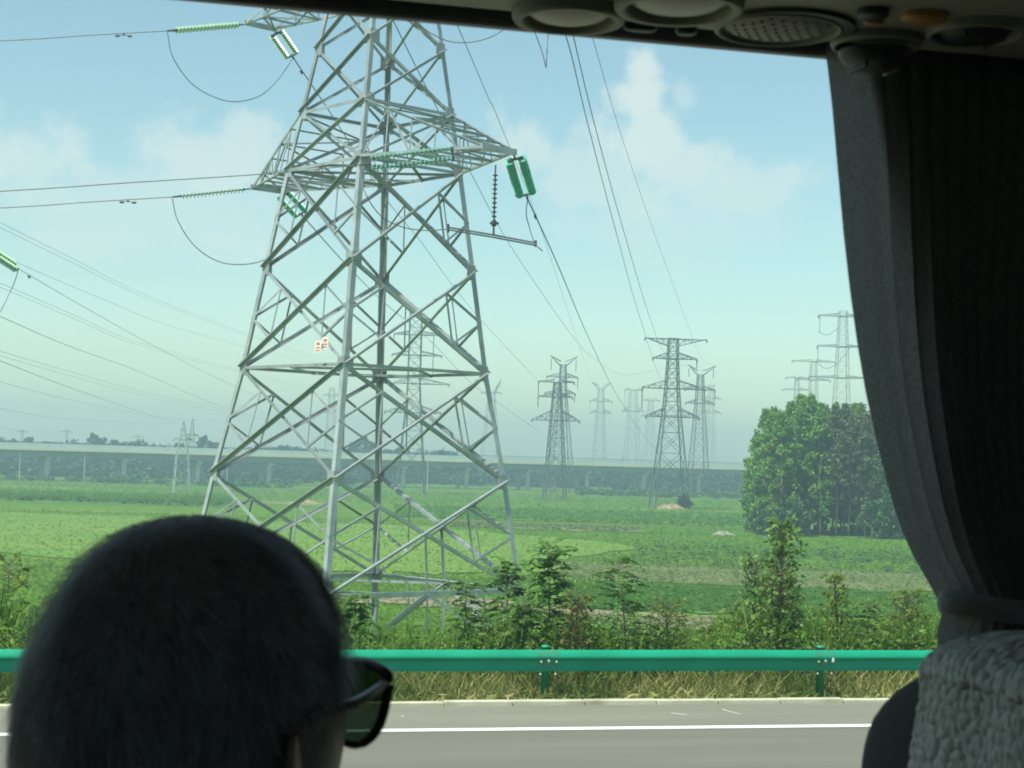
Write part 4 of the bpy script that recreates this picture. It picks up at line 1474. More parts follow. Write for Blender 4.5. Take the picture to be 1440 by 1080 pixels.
for k in range(12):
    o = copy_tree(bp)
    o.location = gnd(1100 + k * 24 + rr.uniform(-8, 8), 252 + rr.uniform(-3, 3))
    o.scale = (1.5, 1.2, 1.0)
    o.rotation_euler.z = k
    o['label'] = 'dark bush added behind the bare trunks to darken the gaps in the grove'
    for ch in o.children:
        if ch.name.startswith('crown'):
            ch.data = bpd
# distant trees beyond the viaduct
FT = 'trees beyond the viaduct'
fp = [make_tree('far_tree', 'hazy dark tree standing above the viaduct parapet', 'tree', FT, 12.5, 1.5, 4.2, 40, 40, 0.9, M['wood'], 51, 0.25, 'round', (1.0, 1.9)),
      make_tree('far_tree', 'hazy dark tree standing above the viaduct parapet', 'tree', FT, 14.0, 2.0, 3.2, 36, 40, 0.9, M['wood'], 52, 0.25, 'round', (0.9, 1.6))]
ft = [(40, 0, 0.95), (18, 1, 0.8), (60, 1, 0.75), (128, 1, 1.0), (142, 0, 1.0), (160, 0, 0.95), (195, 0, 0.85), (288, 1, 1.0), (300, 0, 0.95), (250, 0, 0.9), (330, 0, 0.8), (365, 1, 0.85), (395, 0, 0.9),
      (425, 0, 0.85), (497, 0, 1.1), (510, 1, 1.12), (522, 0, 1.1), (545, 0, 0.9), (560, 1, 0.85), (590, 0, 0.8), (640, 0, 0.7)]
for i, (px, k, s) in enumerate(ft):
    o = fp[k] if i in (0, 1) else copy_tree(fp[k])
    o.location = gnd(px, rr.uniform(640, 680))
    o.scale = (s, s, s)
    o.rotation_euler.z = rr.uniform(0, 6)


def wood_mass(name, px0, px1, d0, d1, h0, h1, n, lsize, material, seed, clump=2.2):
    rg = np.random.default_rng(seed)
    k = n // 45
    px = rg.uniform(px0, px1, k)
    d = rg.uniform(d0, d1, k)
    X = (px - 720) / F_PX * d
    hmax = h0 + (h1 - h0) * (0.5 + 0.5 * np.sin(px * 0.045 + 2) * np.sin(px * 0.017 + 1)) * rg.uniform(0.75, 1.0, k)
    z = hmax * rg.uniform(0.05, 1.0, k) ** 0.8
    C = np.repeat(np.stack([X, d, FIELD + z], 1), 45, 0) + rg.normal(0, 1, (k * 45, 3)) * np.array([clump, clump, clump * 0.55]) * 0.6
    C[:, 2] = np.maximum(C[:, 2], FIELD + 0.2)
    return tag(quads_obj(name, rnd_quads(rg, C, rg.uniform(0.7, 1.3, len(C)) * lsize, 0.4), material), kind='stuff')


wood_mass('far_wood', -120, 640, 640, 700, 8.8, 11.8, 40000, 1.0, M['wood'], 61)
wood_mass('far_wood', 600, 1150, 660, 720, 6.0, 8.6, 24000, 1.0, M['wood'], 62)
wood_mass('hedge_scrub', -100, 500, 540, 600, 1.5, 4.6, 14000, 0.8, M['wood'], 63, 1.8)
wood_mass('hedge_scrub', 480, 1150, 605, 650, 1.5, 5.0, 16000, 0.8, M['wood'], 66, 1.8)
wood_mass('hedge_scrub', -100, 420, 462, 474, 0.5, 2.0, 4500, 0.5, M['bush'], 64, 1.3)
wood_mass('hedge_scrub', 820, 1080, 480, 530, 0.6, 1.8, 5000, 0.5, M['bush'], 65, 1.2)
# single field bushes
bp2 = make_tree('field_bush', 'dark rounded bush at the right foot of the T-topped pylon', 'bush', None, 2.9, 0.1, 1.2, 16, 60, 0.28, M['wood'], 71, 0.05, 'round', (0.4, 0.7))
bp2.location = gnd(965.5, 358)


# earth heap, rubble, small house
def heap(name, label, cat, px, d, w, h, material, seed, n=40):
    rg = np.random.default_rng(seed)
    P = []
    for i in range(13):
        r = i / 12
        row = []
        for k in range(n):
            a = 2 * math.pi * k / n
            e = 1 + 0.25 * math.sin(a * 3 + seed) + 0.12 * math.sin(a * 7)
            hh = h * (1 - r) ** 0.8 * (1 + 0.3 * math.sin(a * 4 + r * 5)) + rg.normal(0, 0.03) * h
            row.append((math.cos(a) * r * w * e, math.sin(a) * r * w * 0.5 * e, max(-0.05, hh) if i < 12 else -0.1))
        P.append(row)
    mb = MB()
    mb.grid(P, closed=True)
    mb.f = [tuple(reversed(q)) for q in mb.f]
    o = mb.build(name, material, smooth=False)
    o.location = gnd(px, d)
    return tag(o, label, cat)


m_heap = mat('clay_heap', (0.36, 0.26, 0.15), (0.26, 0.19, 0.11), rough=1, scale=0.8)
heap('earth_heap', 'low brown earth heap between the feet of the T-topped pylon', 'earth heap', 944, 357, 3.2, 0.95, m_heap, 1)
heap('earth_heap', 'tan earth heap in the field left of the front pylon leg', 'earth heap', 428, 318, 3.0, 0.7, m_heap, 2)
heap('rubble_heap', 'small pale rubble heap in the field left of the grove', 'rubble', 1019, 226, 1.5, 0.5, mat('pale_rubble', (0.34, 0.31, 0.26), (0.2, 0.19, 0.12), rough=1, scale=1.2), 3)


# ---------------------------------------------------------------- coach interior
# built in the coach's own frame: x forward along the road, y towards the window, z up from the eye
WY = 1.60          # window plane
ZT = 0.403         # top of the glass
coach = empty('coach', (0, 0, EYE), 'dark coach interior framing the view: ceiling console, window frame and side wall', 'coach', rz=PSI)
CINV = (Matrix.Translation((0, 0, EYE)) @ ROADM).inverted()


def bus(px, py, plane_axis, val):
    """coach-frame point where the photograph's pixel meets a coach plane"""
    r_ = (ROADM.to_3x3().inverted() @ ray(px, py))
    t = val / r_[plane_axis]
    return r_ * t


m_wall = mat('grey_vinyl_wall', (0.30, 0.30, 0.28), (0.25, 0.25, 0.24), rough=0.7, scale=8)
m_floor = mat('dark_vinyl_floor', (0.12, 0.12, 0.12), rough=0.7)
m_ceil = mat('beige_ceiling_panel', (0.328, 0.312, 0.218), (0.281, 0.265, 0.187), rough=0.55, scale=7)
m_frame = mat('black_rubber_frame', (0.035, 0.035, 0.036), (0.05, 0.05, 0.05), rough=0.6, scale=20)
m_trim = mat('grey_metal_trim', (0.24, 0.24, 0.23), (0.18, 0.18, 0.18), rough=0.45, metal=0.3, scale=14)
m_dark = mat('black_plastic', (0.02, 0.02, 0.02), (0.03, 0.03, 0.03), rough=0.45, scale=20)
m_orange = mat('amber_button', (0.42, 0.20, 0.04), rough=0.4)
XA, XB = -3.2, 4.2
mb = MB()
mb.box((XA, WY + 0.005, -2.2), (XB, WY + 0.055, -0.62))
mb.box((XA, WY + 0.005, ZT + 0.045), (XB, WY + 0.055, 1.0))
mb.box((XA, WY + 0.005, -0.62), (-2.6, WY + 0.055, ZT + 0.045))
mb.box((0.93, WY + 0.005, -0.62), (1.03, WY + 0.055, ZT + 0.045))
mb.box((2.9, WY + 0.005, -0.62), (XB, WY + 0.055, ZT + 0.045))
mb.build('side_wall', m_wall, coach)
mb = MB()
mb.box((XA, -1.05, -2.2), (XB, -1.0, 0.29))
mb.box((XA, -1.05, 0.40), (XB, -1.0, 1.0))
mb.box((XA, -1.05, 0.29), (-2.6, -1.0, 0.40))
mb.box((2.9, -1.05, 0.29), (XB, -1.0, 0.40))
mb.build('opposite_wall', m_wall, coach)
mb = MB()
mb.box((XA - 0.05, -1.05, -2.2), (XA, WY + 0.055, 1.0))
mb.box((XB, -1.05, -2.2), (XB + 0.05, WY + 0.055, 1.0))
mb.build('end_wall', m_wall, coach)
mb = MB()
mb.box((XA, -1.0, -1.25), (XB, WY, -1.20))
mb.build('floor', m_floor, coach)
mb = MB()
mb.box((XA - 0.05, -1.05, 1.0), (XB + 0.05, WY + 0.055, 1.05))
mb.build('roof', m_wall, coach)
# window frame and pane
mb = MB()
mb.box((XA, WY - 0.014, ZT), (XB, WY + 0.004, ZT + 0.043))
mb.build('window_frame', m_trim, coach, bevel=0.006)
m_glass, nt, out = new_mat('tinted_window_glass')
tr = nt.nodes.new('ShaderNodeBsdfTransparent')
tr.inputs['Color'].default_value = (0.845, 0.945, 0.885, 1)
gl = nt.nodes.new('ShaderNodeBsdfGlossy')
gl.inputs['Roughness'].default_value = 0.02
fr_ = nt.nodes.new('ShaderNodeFresnel')
fr_.inputs['IOR'].default_value = 1.3
mx = nt.nodes.new('ShaderNodeMixShader')
nt.links.new(fr_.outputs[0], mx.inputs[0])
nt.links.new(tr.outputs[0], mx.inputs[1])
nt.links.new(gl.outputs[0], mx.inputs[2])
nt.links.new(mx.outputs[0], out.inputs[0])
for (xa, xb) in ((-2.6, 0.93), (1.03, 2.9)):
    mb = MB()
    mb.v = [(xa, WY + 0.03, -0.62), (xb, WY + 0.03, -0.62), (xb, WY + 0.03, ZT + 0.045), (xa, WY + 0.03, ZT + 0.045)]
    mb.f = [(0, 1, 2, 3)]
    mb.build('window_pane', m_glass, coach)

mb = MB()
mb.v = [(-2.6, -1.03, 0.29), (2.9, -1.03, 0.29), (2.9, -1.03, 0.40), (-2.6, -1.03, 0.40)]
mb.f = [(3, 2, 1, 0)]
mb.build('window_pane', m_glass, coach)  # unseen slot window, added and sized to raise the cabin's ambient light
# overhead console: the underside of the luggage rack
ZC = 0.395
cs = MB()
P = []
sec = [(0.95, 0.62), (0.97, 0.50), (1.02, 0.43), (1.09, ZC + 0.012), (1.17, ZC), (1.495, ZC), (1.512, ZC + 0.004), (1.522, ZC + 0.014), (1.527, ZC + 0.04), (1.527, 0.62)]
for (yy, zz) in sec:
    P.append([(XA + (XB - XA) * i / 10, yy, zz) for i in range(11)])
cs.grid(P)
console = cs.build('overhead_console', m_ceil, coach, smooth=True)
# recess strip between console and frame (curtain track)
mb = MB()
mb.box((XA, 1.530, ZT + 0.014), (XB, WY - 0.015, ZT + 0.075))
mb.build('curtain_track', m_frame, coach)


def on_console(px, py):
    p = bus(px, py, 2, ZC)
    return Vector((p.x, p.y, ZC))


def ring(name, px, py, r, material, h=0.012, inner=0.82, parent=console, fill=None, dome=0.0):
    c = on_console(px, py)
    mb = MB()
    n = 40
    P = []
    for (rad, zz) in ((r, 0.0), (r * 0.985, -h * 0.7), (r * 0.95, -h), (r * (inner + 0.03), -h), (r * inner, -h * 0.75), (r * inner, 0.004)):
        P.append([(c.x + rad * math.cos(2 * math.pi * k / n), c.y + rad * math.sin(2 * math.pi * k / n), ZC + zz) for k in range(n)])
    mb.grid(P, closed=True)
    o = mb.build(name, material, parent, smooth=True)
    return c, o


# speaker with perforated cover
c, sp_o = ring('speaker', 1095, 36, 0.058, m_ceil, 0.006, 0.90)
mb = MB()
P = []
for (rad, zz) in ((0.052, 0.002), (0.045, -0.003), (0.03, -0.007), (0.012, -0.009), (0.0005, -0.0095)):
    P.append([(c.x + rad * math.cos(2 * math.pi * k / 36), c.y + rad * math.sin(2 * math.pi * k / 36), ZC + zz) for k in range(36)])
mb.grid(P, closed=True)
grl = mb.build('speaker_grille', m_ceil, console, smooth=True)
mb = MB()
for i in range(-4, 5):
    for j in range(-5, 6):
        x_, y_ = i * 0.0105 + (j % 2) * 0.005, j * 0.0085
        r_ = math.hypot(x_, y_)
        if r_ < 0.045:
            zz = np.interp(r_, [0, 0.012, 0.03, 0.045, 0.052], [-0.0095, -0.009, -0.007, -0.003, 0.002])
            mb.lathe((c.x + x_, c.y + y_, ZC + zz - 0.0008), (0, 0, 1), [(0, 0.0017), (0.0012, 0.0017)], 8)
mb.build('hole_pattern', m_dark, grl)
# flat black half moon by the speaker, painting in the shade of a recess
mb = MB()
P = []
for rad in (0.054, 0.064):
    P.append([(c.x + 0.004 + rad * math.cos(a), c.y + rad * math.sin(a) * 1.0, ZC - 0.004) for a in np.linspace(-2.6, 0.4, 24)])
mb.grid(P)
mb.build('painted_recess_shade', m_dark, console)
# reading lamps / air outlets
for (px, py, r) in ((800, 16, 0.050), (955, 0, 0.056)):
    c, rg_o = ring('reading_lamp', px, py, r, m_ceil, 0.010, 0.80)
    mb = MB()
    P = []
    for (rad, zz) in ((r * 0.79, 0.0), (r * 0.6, -0.006), (r * 0.3, -0.010), (0.0005, -0.011)):
        P.append([(c.x + rad * math.cos(2 * math.pi * k / 32), c.y + rad * math.sin(2 * math.pi * k / 32), ZC + zz) for k in range(32)])
    mb.grid(P, closed=True)
    mb.build('lens', mat('milky_lens', (0.58, 0.55, 0.42), rough=0.35), rg_o, smooth=True)
for (px, py, rx, ry, mm) in ((900, 34, 0.016, 0.008, m_dark), (965, 39, 0.010, 0.008, m_dark), (1228, 14, 0.014, 0.014, m_dark), (1300, 20, 0.021, 0.018, m_orange), (1229, 24, 0.010, 0.006, m_orange)):
    c = on_console(px, py)
    mb = MB()
    P = []
    for (s, zz) in ((1.0, 0.001), (0.98, -0.004), (0.85, -0.006), (0.02, -0.0065)):
        P.append([(c.x + rx * s * math.cos(2 * math.pi * k / 24), c.y + ry * s * math.sin(2 * math.pi * k / 24), ZC + zz) for k in range(24)])
    mb.grid(P, closed=True)
    mb.build('button', mm, console, smooth=True)
# eyeball air vents
for (px, py, r, dz, tilt) in ((1372, 40, 0.036, 0.006, 0.5), (1232, 55, 0.034, -0.012, -0.2)):
    c, vo = ring('air_vent', px, py, r * 1.22, m_ceil, 0.008, 0.86)
    mb = MB()
    P = []
    n = 28
    for i in range(12):
        th = math.pi * 0.5 * i / 11 * 1.0
        P.append([(c.x + r * math.cos(th) * math.cos(2 * math.pi * k / n), c.y + r * math.cos(th) * math.sin(2 * math.pi * k / n), ZC + dz - r * 0.55 * math.sin(th)) for k in range(n)])
    mb.grid(P, closed=True)
    bl = mb.build('vent_ball', m_dark, vo, smooth=True)
    mb = MB()
    for s in (-0.5, 0, 0.5):
        mb.bar((c.x + s * r, c.y - r * 0.5, ZC + dz - r * 0.46), (c.x + s * r, c.y + r * 0.5, ZC + dz - r * 0.46), 0.003, 0.005)
    mb.build('vane', m_dark, vo)

# ---------------------------------------------------------------- curtain
m_cur, nt, out = new_mat('dark_woven_curtain')
bsd = nt.nodes.new('ShaderNodeBsdfPrincipled')
bsd.inputs['Roughness'].default_value = 0.95
bsd.inputs['Sheen Weight'].default_value = 0.15
tcn = nt.nodes.new('ShaderNodeTexCoord')
wv = nt.nodes.new('ShaderNodeTexNoise')
wv.inputs['Scale'].default_value = 700
mpn = nt.nodes.new('ShaderNodeMapping')
mpn.inputs['Scale'].default_value = (1, 1, 0.35)
nt.links.new(tcn.outputs['Object'], mpn.inputs[0])
nt.links.new(mpn.outputs[0], wv.inputs['Vector'])
rm = nt.nodes.new('ShaderNodeValToRGB')
rm.color_ramp.elements[0].position, rm.color_ramp.elements[1].position = 0.35, 0.65
rm.color_ramp.elements[0].color, rm.color_ramp.elements[1].color = (0.185, 0.185, 0.175, 1), (0.27, 0.27, 0.26, 1)
nt.links.new(wv.outputs['Fac'], rm.inputs[0])
nt.links.new(rm.outputs[0], bsd.inputs['Base Color'])
bpn = nt.nodes.new('ShaderNodeBump')
bpn.inputs['Strength'].default_value = 0.5
bpn.inputs['Distance'].default_value = 0.002
nt.links.new(wv.outputs['Fac'], bpn.inputs['Height'])
nt.links.new(bpn.outputs[0], bsd.inputs['Normal'])
trc = nt.nodes.new('ShaderNodeBsdfTranslucent')
nt.links.new(rm.outputs[0], trc.inputs['Color'])
mxc = nt.nodes.new('ShaderNodeMixShader')
mxc.inputs[0].default_value = 0.5
nt.links.new(bsd.outputs[0], mxc.inputs[1])
nt.links.new(trc.outputs[0], mxc.inputs[2])
nt.links.new(mxc.outputs[0], out.inputs[0])

CY = 1.553
edge_px = [(1164, 60), (1167, 80), (1174, 140), (1181, 220), (1190, 320), (1199, 400), (1210, 480), (1222, 550), (1240, 630), (1261, 712), (1283, 786), (1302, 836), (1311, 858), (1305, 885), (1312, 920), (1330, 980), (1350, 1080), (1360, 1300)]
edge = [bus(px, py, 1, CY) for (px, py) in edge_px]
ez = [p.z for p in edge][::-1]
ex = [p.x + 0.011 for p in edge][::-1]
ztie = bus(1311, 862, 1, CY).z
cur = empty('curtain', (0, 0, 0), 'dark grey pleated window curtain gathered by a tie on the right', 'curtain')
cur.matrix_world = Matrix.Translation((0, 0, EYE)) @ ROADM
mb = MB()
P = []
nz_, nx_ = 90, 420
ztop, zbot = ZT + 0.013, -0.62
for i in range(nz_ + 1):
    z = ztop + (zbot - ztop) * i / nz_
    xl = float(np.interp(z, ez, ex))
    g_ = math.exp(-((z - ztie) / 0.055) ** 2)                  # gathered at the tie
    spread = np.interp(z, [zbot, ztie, ztie + 0.08, ztop], [0.34, 0.20, 0.26, 0.46])
    row = []
    for k in range(nx_ + 1):
        s = k / nx_
        amp = 0.0065 * (1 - 0.3 * g_)
        ph = s * 2 * math.pi * 24 + 0.9 * math.sin(s * 11 + z * 2.2) + 0.5 * math.sin(z * 5 + s * 23)
        first = math.exp(-(s / 0.15) ** 2)                      # broad hem fold turned to the glass
        y_ = CY + amp * math.sin(ph) * (1 - first) + first * (0.030 * (1 - s / 0.15)) - 0.03 * g_
        x_ = xl + spread * (s ** 0.92) + 0.006 * math.cos(ph) * (1 - first)
        row.append((x_, y_, z))
    P.append(row)
mb.grid(P)
o = mb.build('curtain_cloth', m_cur, cur, smooth=True)
mb = MB()
P = []
for i in range(61):
    z = ztop - 0.004 + (zbot - ztop) * i / 60
    xl = float(np.interp(z, ez, ex))
    P.append([(xl + 0.046 + 0.010 * math.sin(z * 11) + 0.5 * k / 40, CY + 0.016 + 0.002 * math.sin(k * 1.7) + 0.004 * min(1, k / 5) - 0.022 * math.exp(-((z - ztie) / 0.06) ** 2), z) for k in range(41)])
mb.grid(P)
mb.build('light_block_sheet', mat('black_light_block', (0.02, 0.02, 0.02), rough=0.9), cur, smooth=True)  # added sheet behind the pleats, blocking window light so only the hem glows
mb = MB()
P = []
xt = float(np.interp(ztie, ez, ex))
n = 40
for (dz, e) in ((-0.011, -0.008), (-0.009, -0.002), (0.0, 0.0), (0.009, -0.002), (0.011, -0.008)):
    P.append([(xt + 0.10 + (0.115 + e) * math.cos(2 * math.pi * k / n), CY - 0.02 + (0.035 + e) * math.sin(2 * math.pi * k / n), ztie + dz - 0.10 * (math.cos(2 * math.pi * k / n)) * 0.12) for k in range(n)])
mb.grid(P, closed=True)
mb.build('tie_band', mat('dark_tie_cloth', (0.24, 0.24, 0.23), (0.32, 0.32, 0.31), rough=0.95, scale=300), cur, smooth=True)

# ---------------------------------------------------------------- seats
m_seat = mat('dark_blue_seat_fabric', (0.022, 0.023, 0.032), (0.03, 0.032, 0.042), rough=0.9, scale=200, bump=0.2, bscale=600)
m_cover, nt, out = new_mat('white_knitted_cover')
bsd = nt.nodes.new('ShaderNodeBsdfPrincipled')
bsd.inputs['Roughness'].default_value = 0.95
nn = nt.nodes.new('ShaderNodeTexNoise')
nn.inputs['Scale'].default_value = 260
nn.inputs['Detail'].default_value = 6
tcn = nt.nodes.new('ShaderNodeTexCoord')
nt.links.new(tcn.outputs['Object'], nn.inputs['Vector'])
rm = nt.nodes.new('ShaderNodeValToRGB')
rm.color_ramp.elements[0].color, rm.color_ramp.elements[1].color = (0.66, 0.65, 0.59, 1), (0.85, 0.84, 0.79, 1)
rm.color_ramp.elements[0].position, rm.color_ramp.elements[1].position = 0.35, 0.65
nt.links.new(nn.outputs['Fac'], rm.inputs[0])
nt.links.new(rm.outputs[0], bsd.inputs['Base Color'])
bpn = nt.nodes.new('ShaderNodeBump')
bpn.inputs['Strength'].default_value = 0.6
bpn.inputs['Distance'].default_value = 0.002
nt.links.new(nn.outputs['Fac'], bpn.inputs['Height'])
nt.links.new(bpn.outputs[0], bsd.inputs['Normal'])
nt.links.new(bsd.outputs[0], out.inputs[0])


def rounded_slab(ws, zs, xs_, ths, n=36, p=3.5):
    """loft of superellipse sections: half width (y), height, centre x, half thickness (x)"""
    P = []
    for (w, z, xc, t) in zip(ws, zs, xs_, ths):
        row = []
        for k in range(n):
            a = 2 * math.pi * k / n
            ca, sa = math.cos(a), math.sin(a)
            row.append((xc + t * math.copysign(abs(ca) ** (2 / p), ca), w * math.copysign(abs(sa) ** (2 / p), sa), z))
        P.append(row)
    return P


def seat(loc, label, cover):
    root = empty('reclining_chair', (0, 0, 0), label, 'seat', 'coach seats')
    root.matrix_world = Matrix.Translation((0, 0, EYE)) @ ROADM @ Matrix.Translation(loc)
    # backrest, reclined a little; z measured from the seat top
    mb = MB()
    zs, ws, xs_, ts = [], [], [], []
    for i in range(70):
        t = i / 69
        z = -0.80 + 0.818 * t
        zs.append(z)
        ws.append(0.322 * (1 if t < 0.80 else math.sqrt(max(0.0, 1 - ((t - 0.80) / 0.205) ** 2))) + 0.003)
        xs_.append(-0.258 * t + 0.0)
        ts.append(0.075 - 0.025 * t if t < 0.93 else (0.05 * math.sqrt(max(0.01, 1 - ((t - 0.93) / 0.075) ** 2))))
    mb.grid(rounded_slab(ws, zs, xs_, ts), closed=True)
    k = len(mb.v)
    mb.f.append(tuple(range(k - 36, k)))
    mb.build('backrest', m_seat, root, smooth=True)
    mb = MB()
    zs, ws, xs_, ts = [], [], [], []
    for i in range(16):
        t = i / 15
        zs.append(-0.27 + 0.265 * t)
        e = math.sqrt(max(0.0, 1 - (max(0, t - 0.72) / 0.285) ** 2))
        ws.append(0.135 * (0.90 + 0.10 * e) if t < 0.97 else 0.115)
        xs_.append(-0.135 - 0.055 * t)
        ts.append(0.058 * (0.35 + 0.65 * e))
    mb.grid(rounded_slab(ws, zs, xs_, ts), closed=True)
    k = len(mb.v)
    mb.f.append(tuple(range(k - 36, k)))
    mb.build('headrest', m_seat, root, smooth=True)
    mb = MB()
    P = rounded_slab([0.215, 0.235, 0.24, 0.235, 0.22], [-0.80, -0.79, -0.73, -0.69, -0.67], [0.2] * 5, [0.21, 0.235, 0.24, 0.235, 0.22])
    mb.grid(P, closed=True)
    mb.f.append(tuple(range(len(mb.v) - 36, len(mb.v))))
    mb.build('cushion', m_seat, root, smooth=True)
    mb = MB()
    mb.box((0.0, -0.2, -1.2), (0.4, 0.2, -0.81))
    mb.build('pedestal', m_dark, root)
    if cover:
        rg = np.random.default_rng(9)
        nu, nv = 420, 190
        # drape over the headrest: down the back, over the top, down the front
        sx, sz = [], []
        path = []
        for i in range(nu):
            t = i / (nu - 1)
            L_ = t * 0.68
            if L_ < 0.30:                                        # rear face, from the bottom up
                z = -0.292 + L_
                x = -0.258 - 0.045 * (z + 0.29) / 0.30
                x += -0.010 * (1 - L_ / 0.30)
            elif L_ < 0.41:                                      # over the top
                a = (L_ - 0.30) / 0.11 * math.pi
                x = -0.231 - 0.072 * math.cos(a)
                z = 0.004 + 0.026 * math.sin(a) ** 0.7
            else:
                z = 0.004 - (L_ - 0.41)
                x = -0.159 + 0.04 * (L_ - 0.41) / 0.27
            path.append((x, z, L_))
        cell = 0.0086
        P = []
        pts = {}

        def knit(u, v):
            j = math.floor(v / (cell * 0.8))
            uu = u / cell + 0.5 * (j % 2)
            i = math.floor(uu)
            best = 9
            for dj in (-1, 0, 1):
                for di in (-1, 0, 1):
                    jj = j + dj
                    key = (i + di, jj)
                    if key not in pts:
                        h = math.sin(key[0] * 127.1 + key[1] * 311.7) * 43758.5
                        h2 = math.sin(key[0] * 269.5 + key[1] * 183.3) * 43758.5
                        pts[key] = ((h - math.floor(h) - .5) * 0.7, (h2 - math.floor(h2) - .5) * 0.7)
                    ox, oy = pts[key]
                    cx_ = (i + di + 0.5 + ox - 0.5 * (jj % 2)) * cell
                    cy_ = (jj + 0.5 + oy) * cell * 0.8
                    best = min(best, math.hypot(u - cx_, (v - cy_)) / cell)
            return max(0.0, 1 - (best / 0.62) ** 2)
        for i, (x, z, L_) in enumerate(path):
            i0, i1 = max(0, i - 2), min(nu - 1, i + 2)
            tx, tz = path[i1][0] - path[i0][0], path[i1][1] - path[i0][1]
            ln = math.hypot(tx, tz) or 1
            nx, nz2 = -tz / ln, tx / ln
            below = max(0.0, -z + 0.0)
            hw = 0.124 + 0.50 * below                     # flares downwards
            row = []
            for k in range(nv):
                s = k / (nv - 1) * 2 - 1
                yy = s * hw
                u, v = s * 0.16, L_
                h = 0.0030 * (knit(u, v) if (0.02 < L_ < 0.355) and abs(s) < 0.955 else 0.35)
                h += 0.0015 * math.sin(u * 60 + v * 31) + 0.003 * math.sin(u * 21 + 3) * min(1, below * 8)
                rnd_ = 0.020 * max(0, (abs(s) - 0.86) / 0.14) ** 2
                row.append((x + nx * (h - rnd_), yy, z + nz2 * (h - rnd_) - (0.010 * max(0, (abs(s) - 0.75) / 0.25) ** 2 if z > -0.03 else 0)))
            P.append(row)
        mb = MB()
        mb.grid(P)
        o = mb.build('headrest_cover', m_cover, root, smooth=True)
        o['label'] = 'white knitted headrest cover'
        s2 = o.modifiers.new('thick', 'SOLIDIFY')
        s2.thickness = 0.002
    return root


ptop = bus(1390, 880, 0, 0.50)
seat(Vector((0.840, 0.915, -0.131)), 'dark coach seat at lower right with a white knitted headrest cover', True)
seat(Vector((-0.06, 0.93, -0.36)), 'dark coach seat the grey haired passenger sits in, below the frame', False)

# ---------------------------------------------------------------- passenger
HD = 0.985
ALPHA = math.radians(31)              # he looks away to the right
head_top = at(268, 742, HD)
HC = Vector((at(274, 900, HD).x, at(274, 900, HD).y, head_top.z - 0.118))      # head centre
fwd = Vector((math.sin(ALPHA), math.cos(ALPHA), 0))
# head frame: x = face direction, y = left of the face, z = up
HM = Matrix.Translation(HC) @ Matrix(((fwd.x, -fwd.y, 0, 0), (fwd.y, fwd.x, 0, 0), (0, 0, 1, 0), (0, 0, 0, 1)))
m_skin = mat('tanned_skin', (0.36, 0.20, 0.13), (0.30, 0.16, 0.105), rough=0.5, scale=30)
m_shirt = mat('dark_shirt_cloth', (0.05, 0.055, 0.07), (0.07, 0.075, 0.09), rough=0.9, scale=60)
m_hairc = mat('grey_hair_base', (0.20, 0.20, 0.205), (0.34, 0.34, 0.345), rough=0.6, scale=160, stretch=(1, 1, 0.25))
m_hair = leaf_mat('grey_hair_strands', [(0.184, 0.180, 0.182), (0.473, 0.463, 0.461), (0.289, 0.281, 0.279), (0.853, 0.825, 0.813), (0.328, 0.319, 0.315)], 0.6, rough=0.36)


def skull(th, ph):
    """th: polar angle from the top, ph: azimuth (0 = face)"""
    cx_, sx_ = math.cos(ph), math.sin(ph)
    z = math.cos(th)
    s = math.sin(th)
    fr = 0.098 if cx_ > 0 else 0.094
    e = (abs(s) ** 2.25 + abs(z) ** 2.25) ** (-1 / 2.25) if z > 0 else 1.0
    x, y, zz = fr * s * cx_ * e, 0.0775 * s * sx_ * e, 0.118 * z * e
    # cranium rounder at the back and top
    if z > -0.35:
        x *= 1 + 0.04 * max(0, -cx_) * s
        y *= 1 + 0.05 * max(0.0, -cx_) * s
    else:
        k = (-0.35 - z) / 0.65
        y *= 1 - 0.22 * k
        x *= (1 - 0.10 * k) if cx_ > 0 else (1 - 0.28 * k)
        x += 0.022 * k * s
    if z < 0.05:
        k2 = min(1.0, (0.05 - z) / 0.45)
        y *= 1 - 0.10 * k2
        if cx_ < 0:
            x *= 1 - 0.08 * k2
    if cx_ > 0.2:
        fz = zz / 0.118
        g = lambda a, b, wa, wb: math.exp(-((sx_ * s - a) / wa) ** 2 - ((fz - b) / wb) ** 2)
        x += 0.020 * g(0, -0.22, 0.13, 0.16) + 0.008 * g(0, -0.02, 0.10, 0.18)          # nose
        x += 0.006 * (g(0.33, 0.14, 0.25, 0.08) + g(-0.33, 0.14, 0.25, 0.08))           # brow
        x -= 0.009 * (g(0.36, 0.0, 0.17, 0.10) + g(-0.36, 0.0, 0.17, 0.10))             # eye sockets
        x += 0.005 * g(0, -0.50, 0.26, 0.05) + 0.005 * g(0, -0.62, 0.24, 0.05)           # lips
        x += 0.010 * g(0, -0.86, 0.26, 0.12)                                             # chin
    return Vector((x, y, zz))


person = empty('person', (HC.x, HC.y, EYE - 1.2), 'grey haired passenger seen from behind, wearing sunglasses and looking out of the window', 'person')
PL = Vector(person.location)
# body: head, neck, shoulders and torso in one loft
mb = MB()
n = 72
P = []
for i in range(1, 54):
    th = math.pi * 0.86 * i / 53
    P.append([HM @ skull(th, 2 * math.pi * k / n) for k in range(n)])
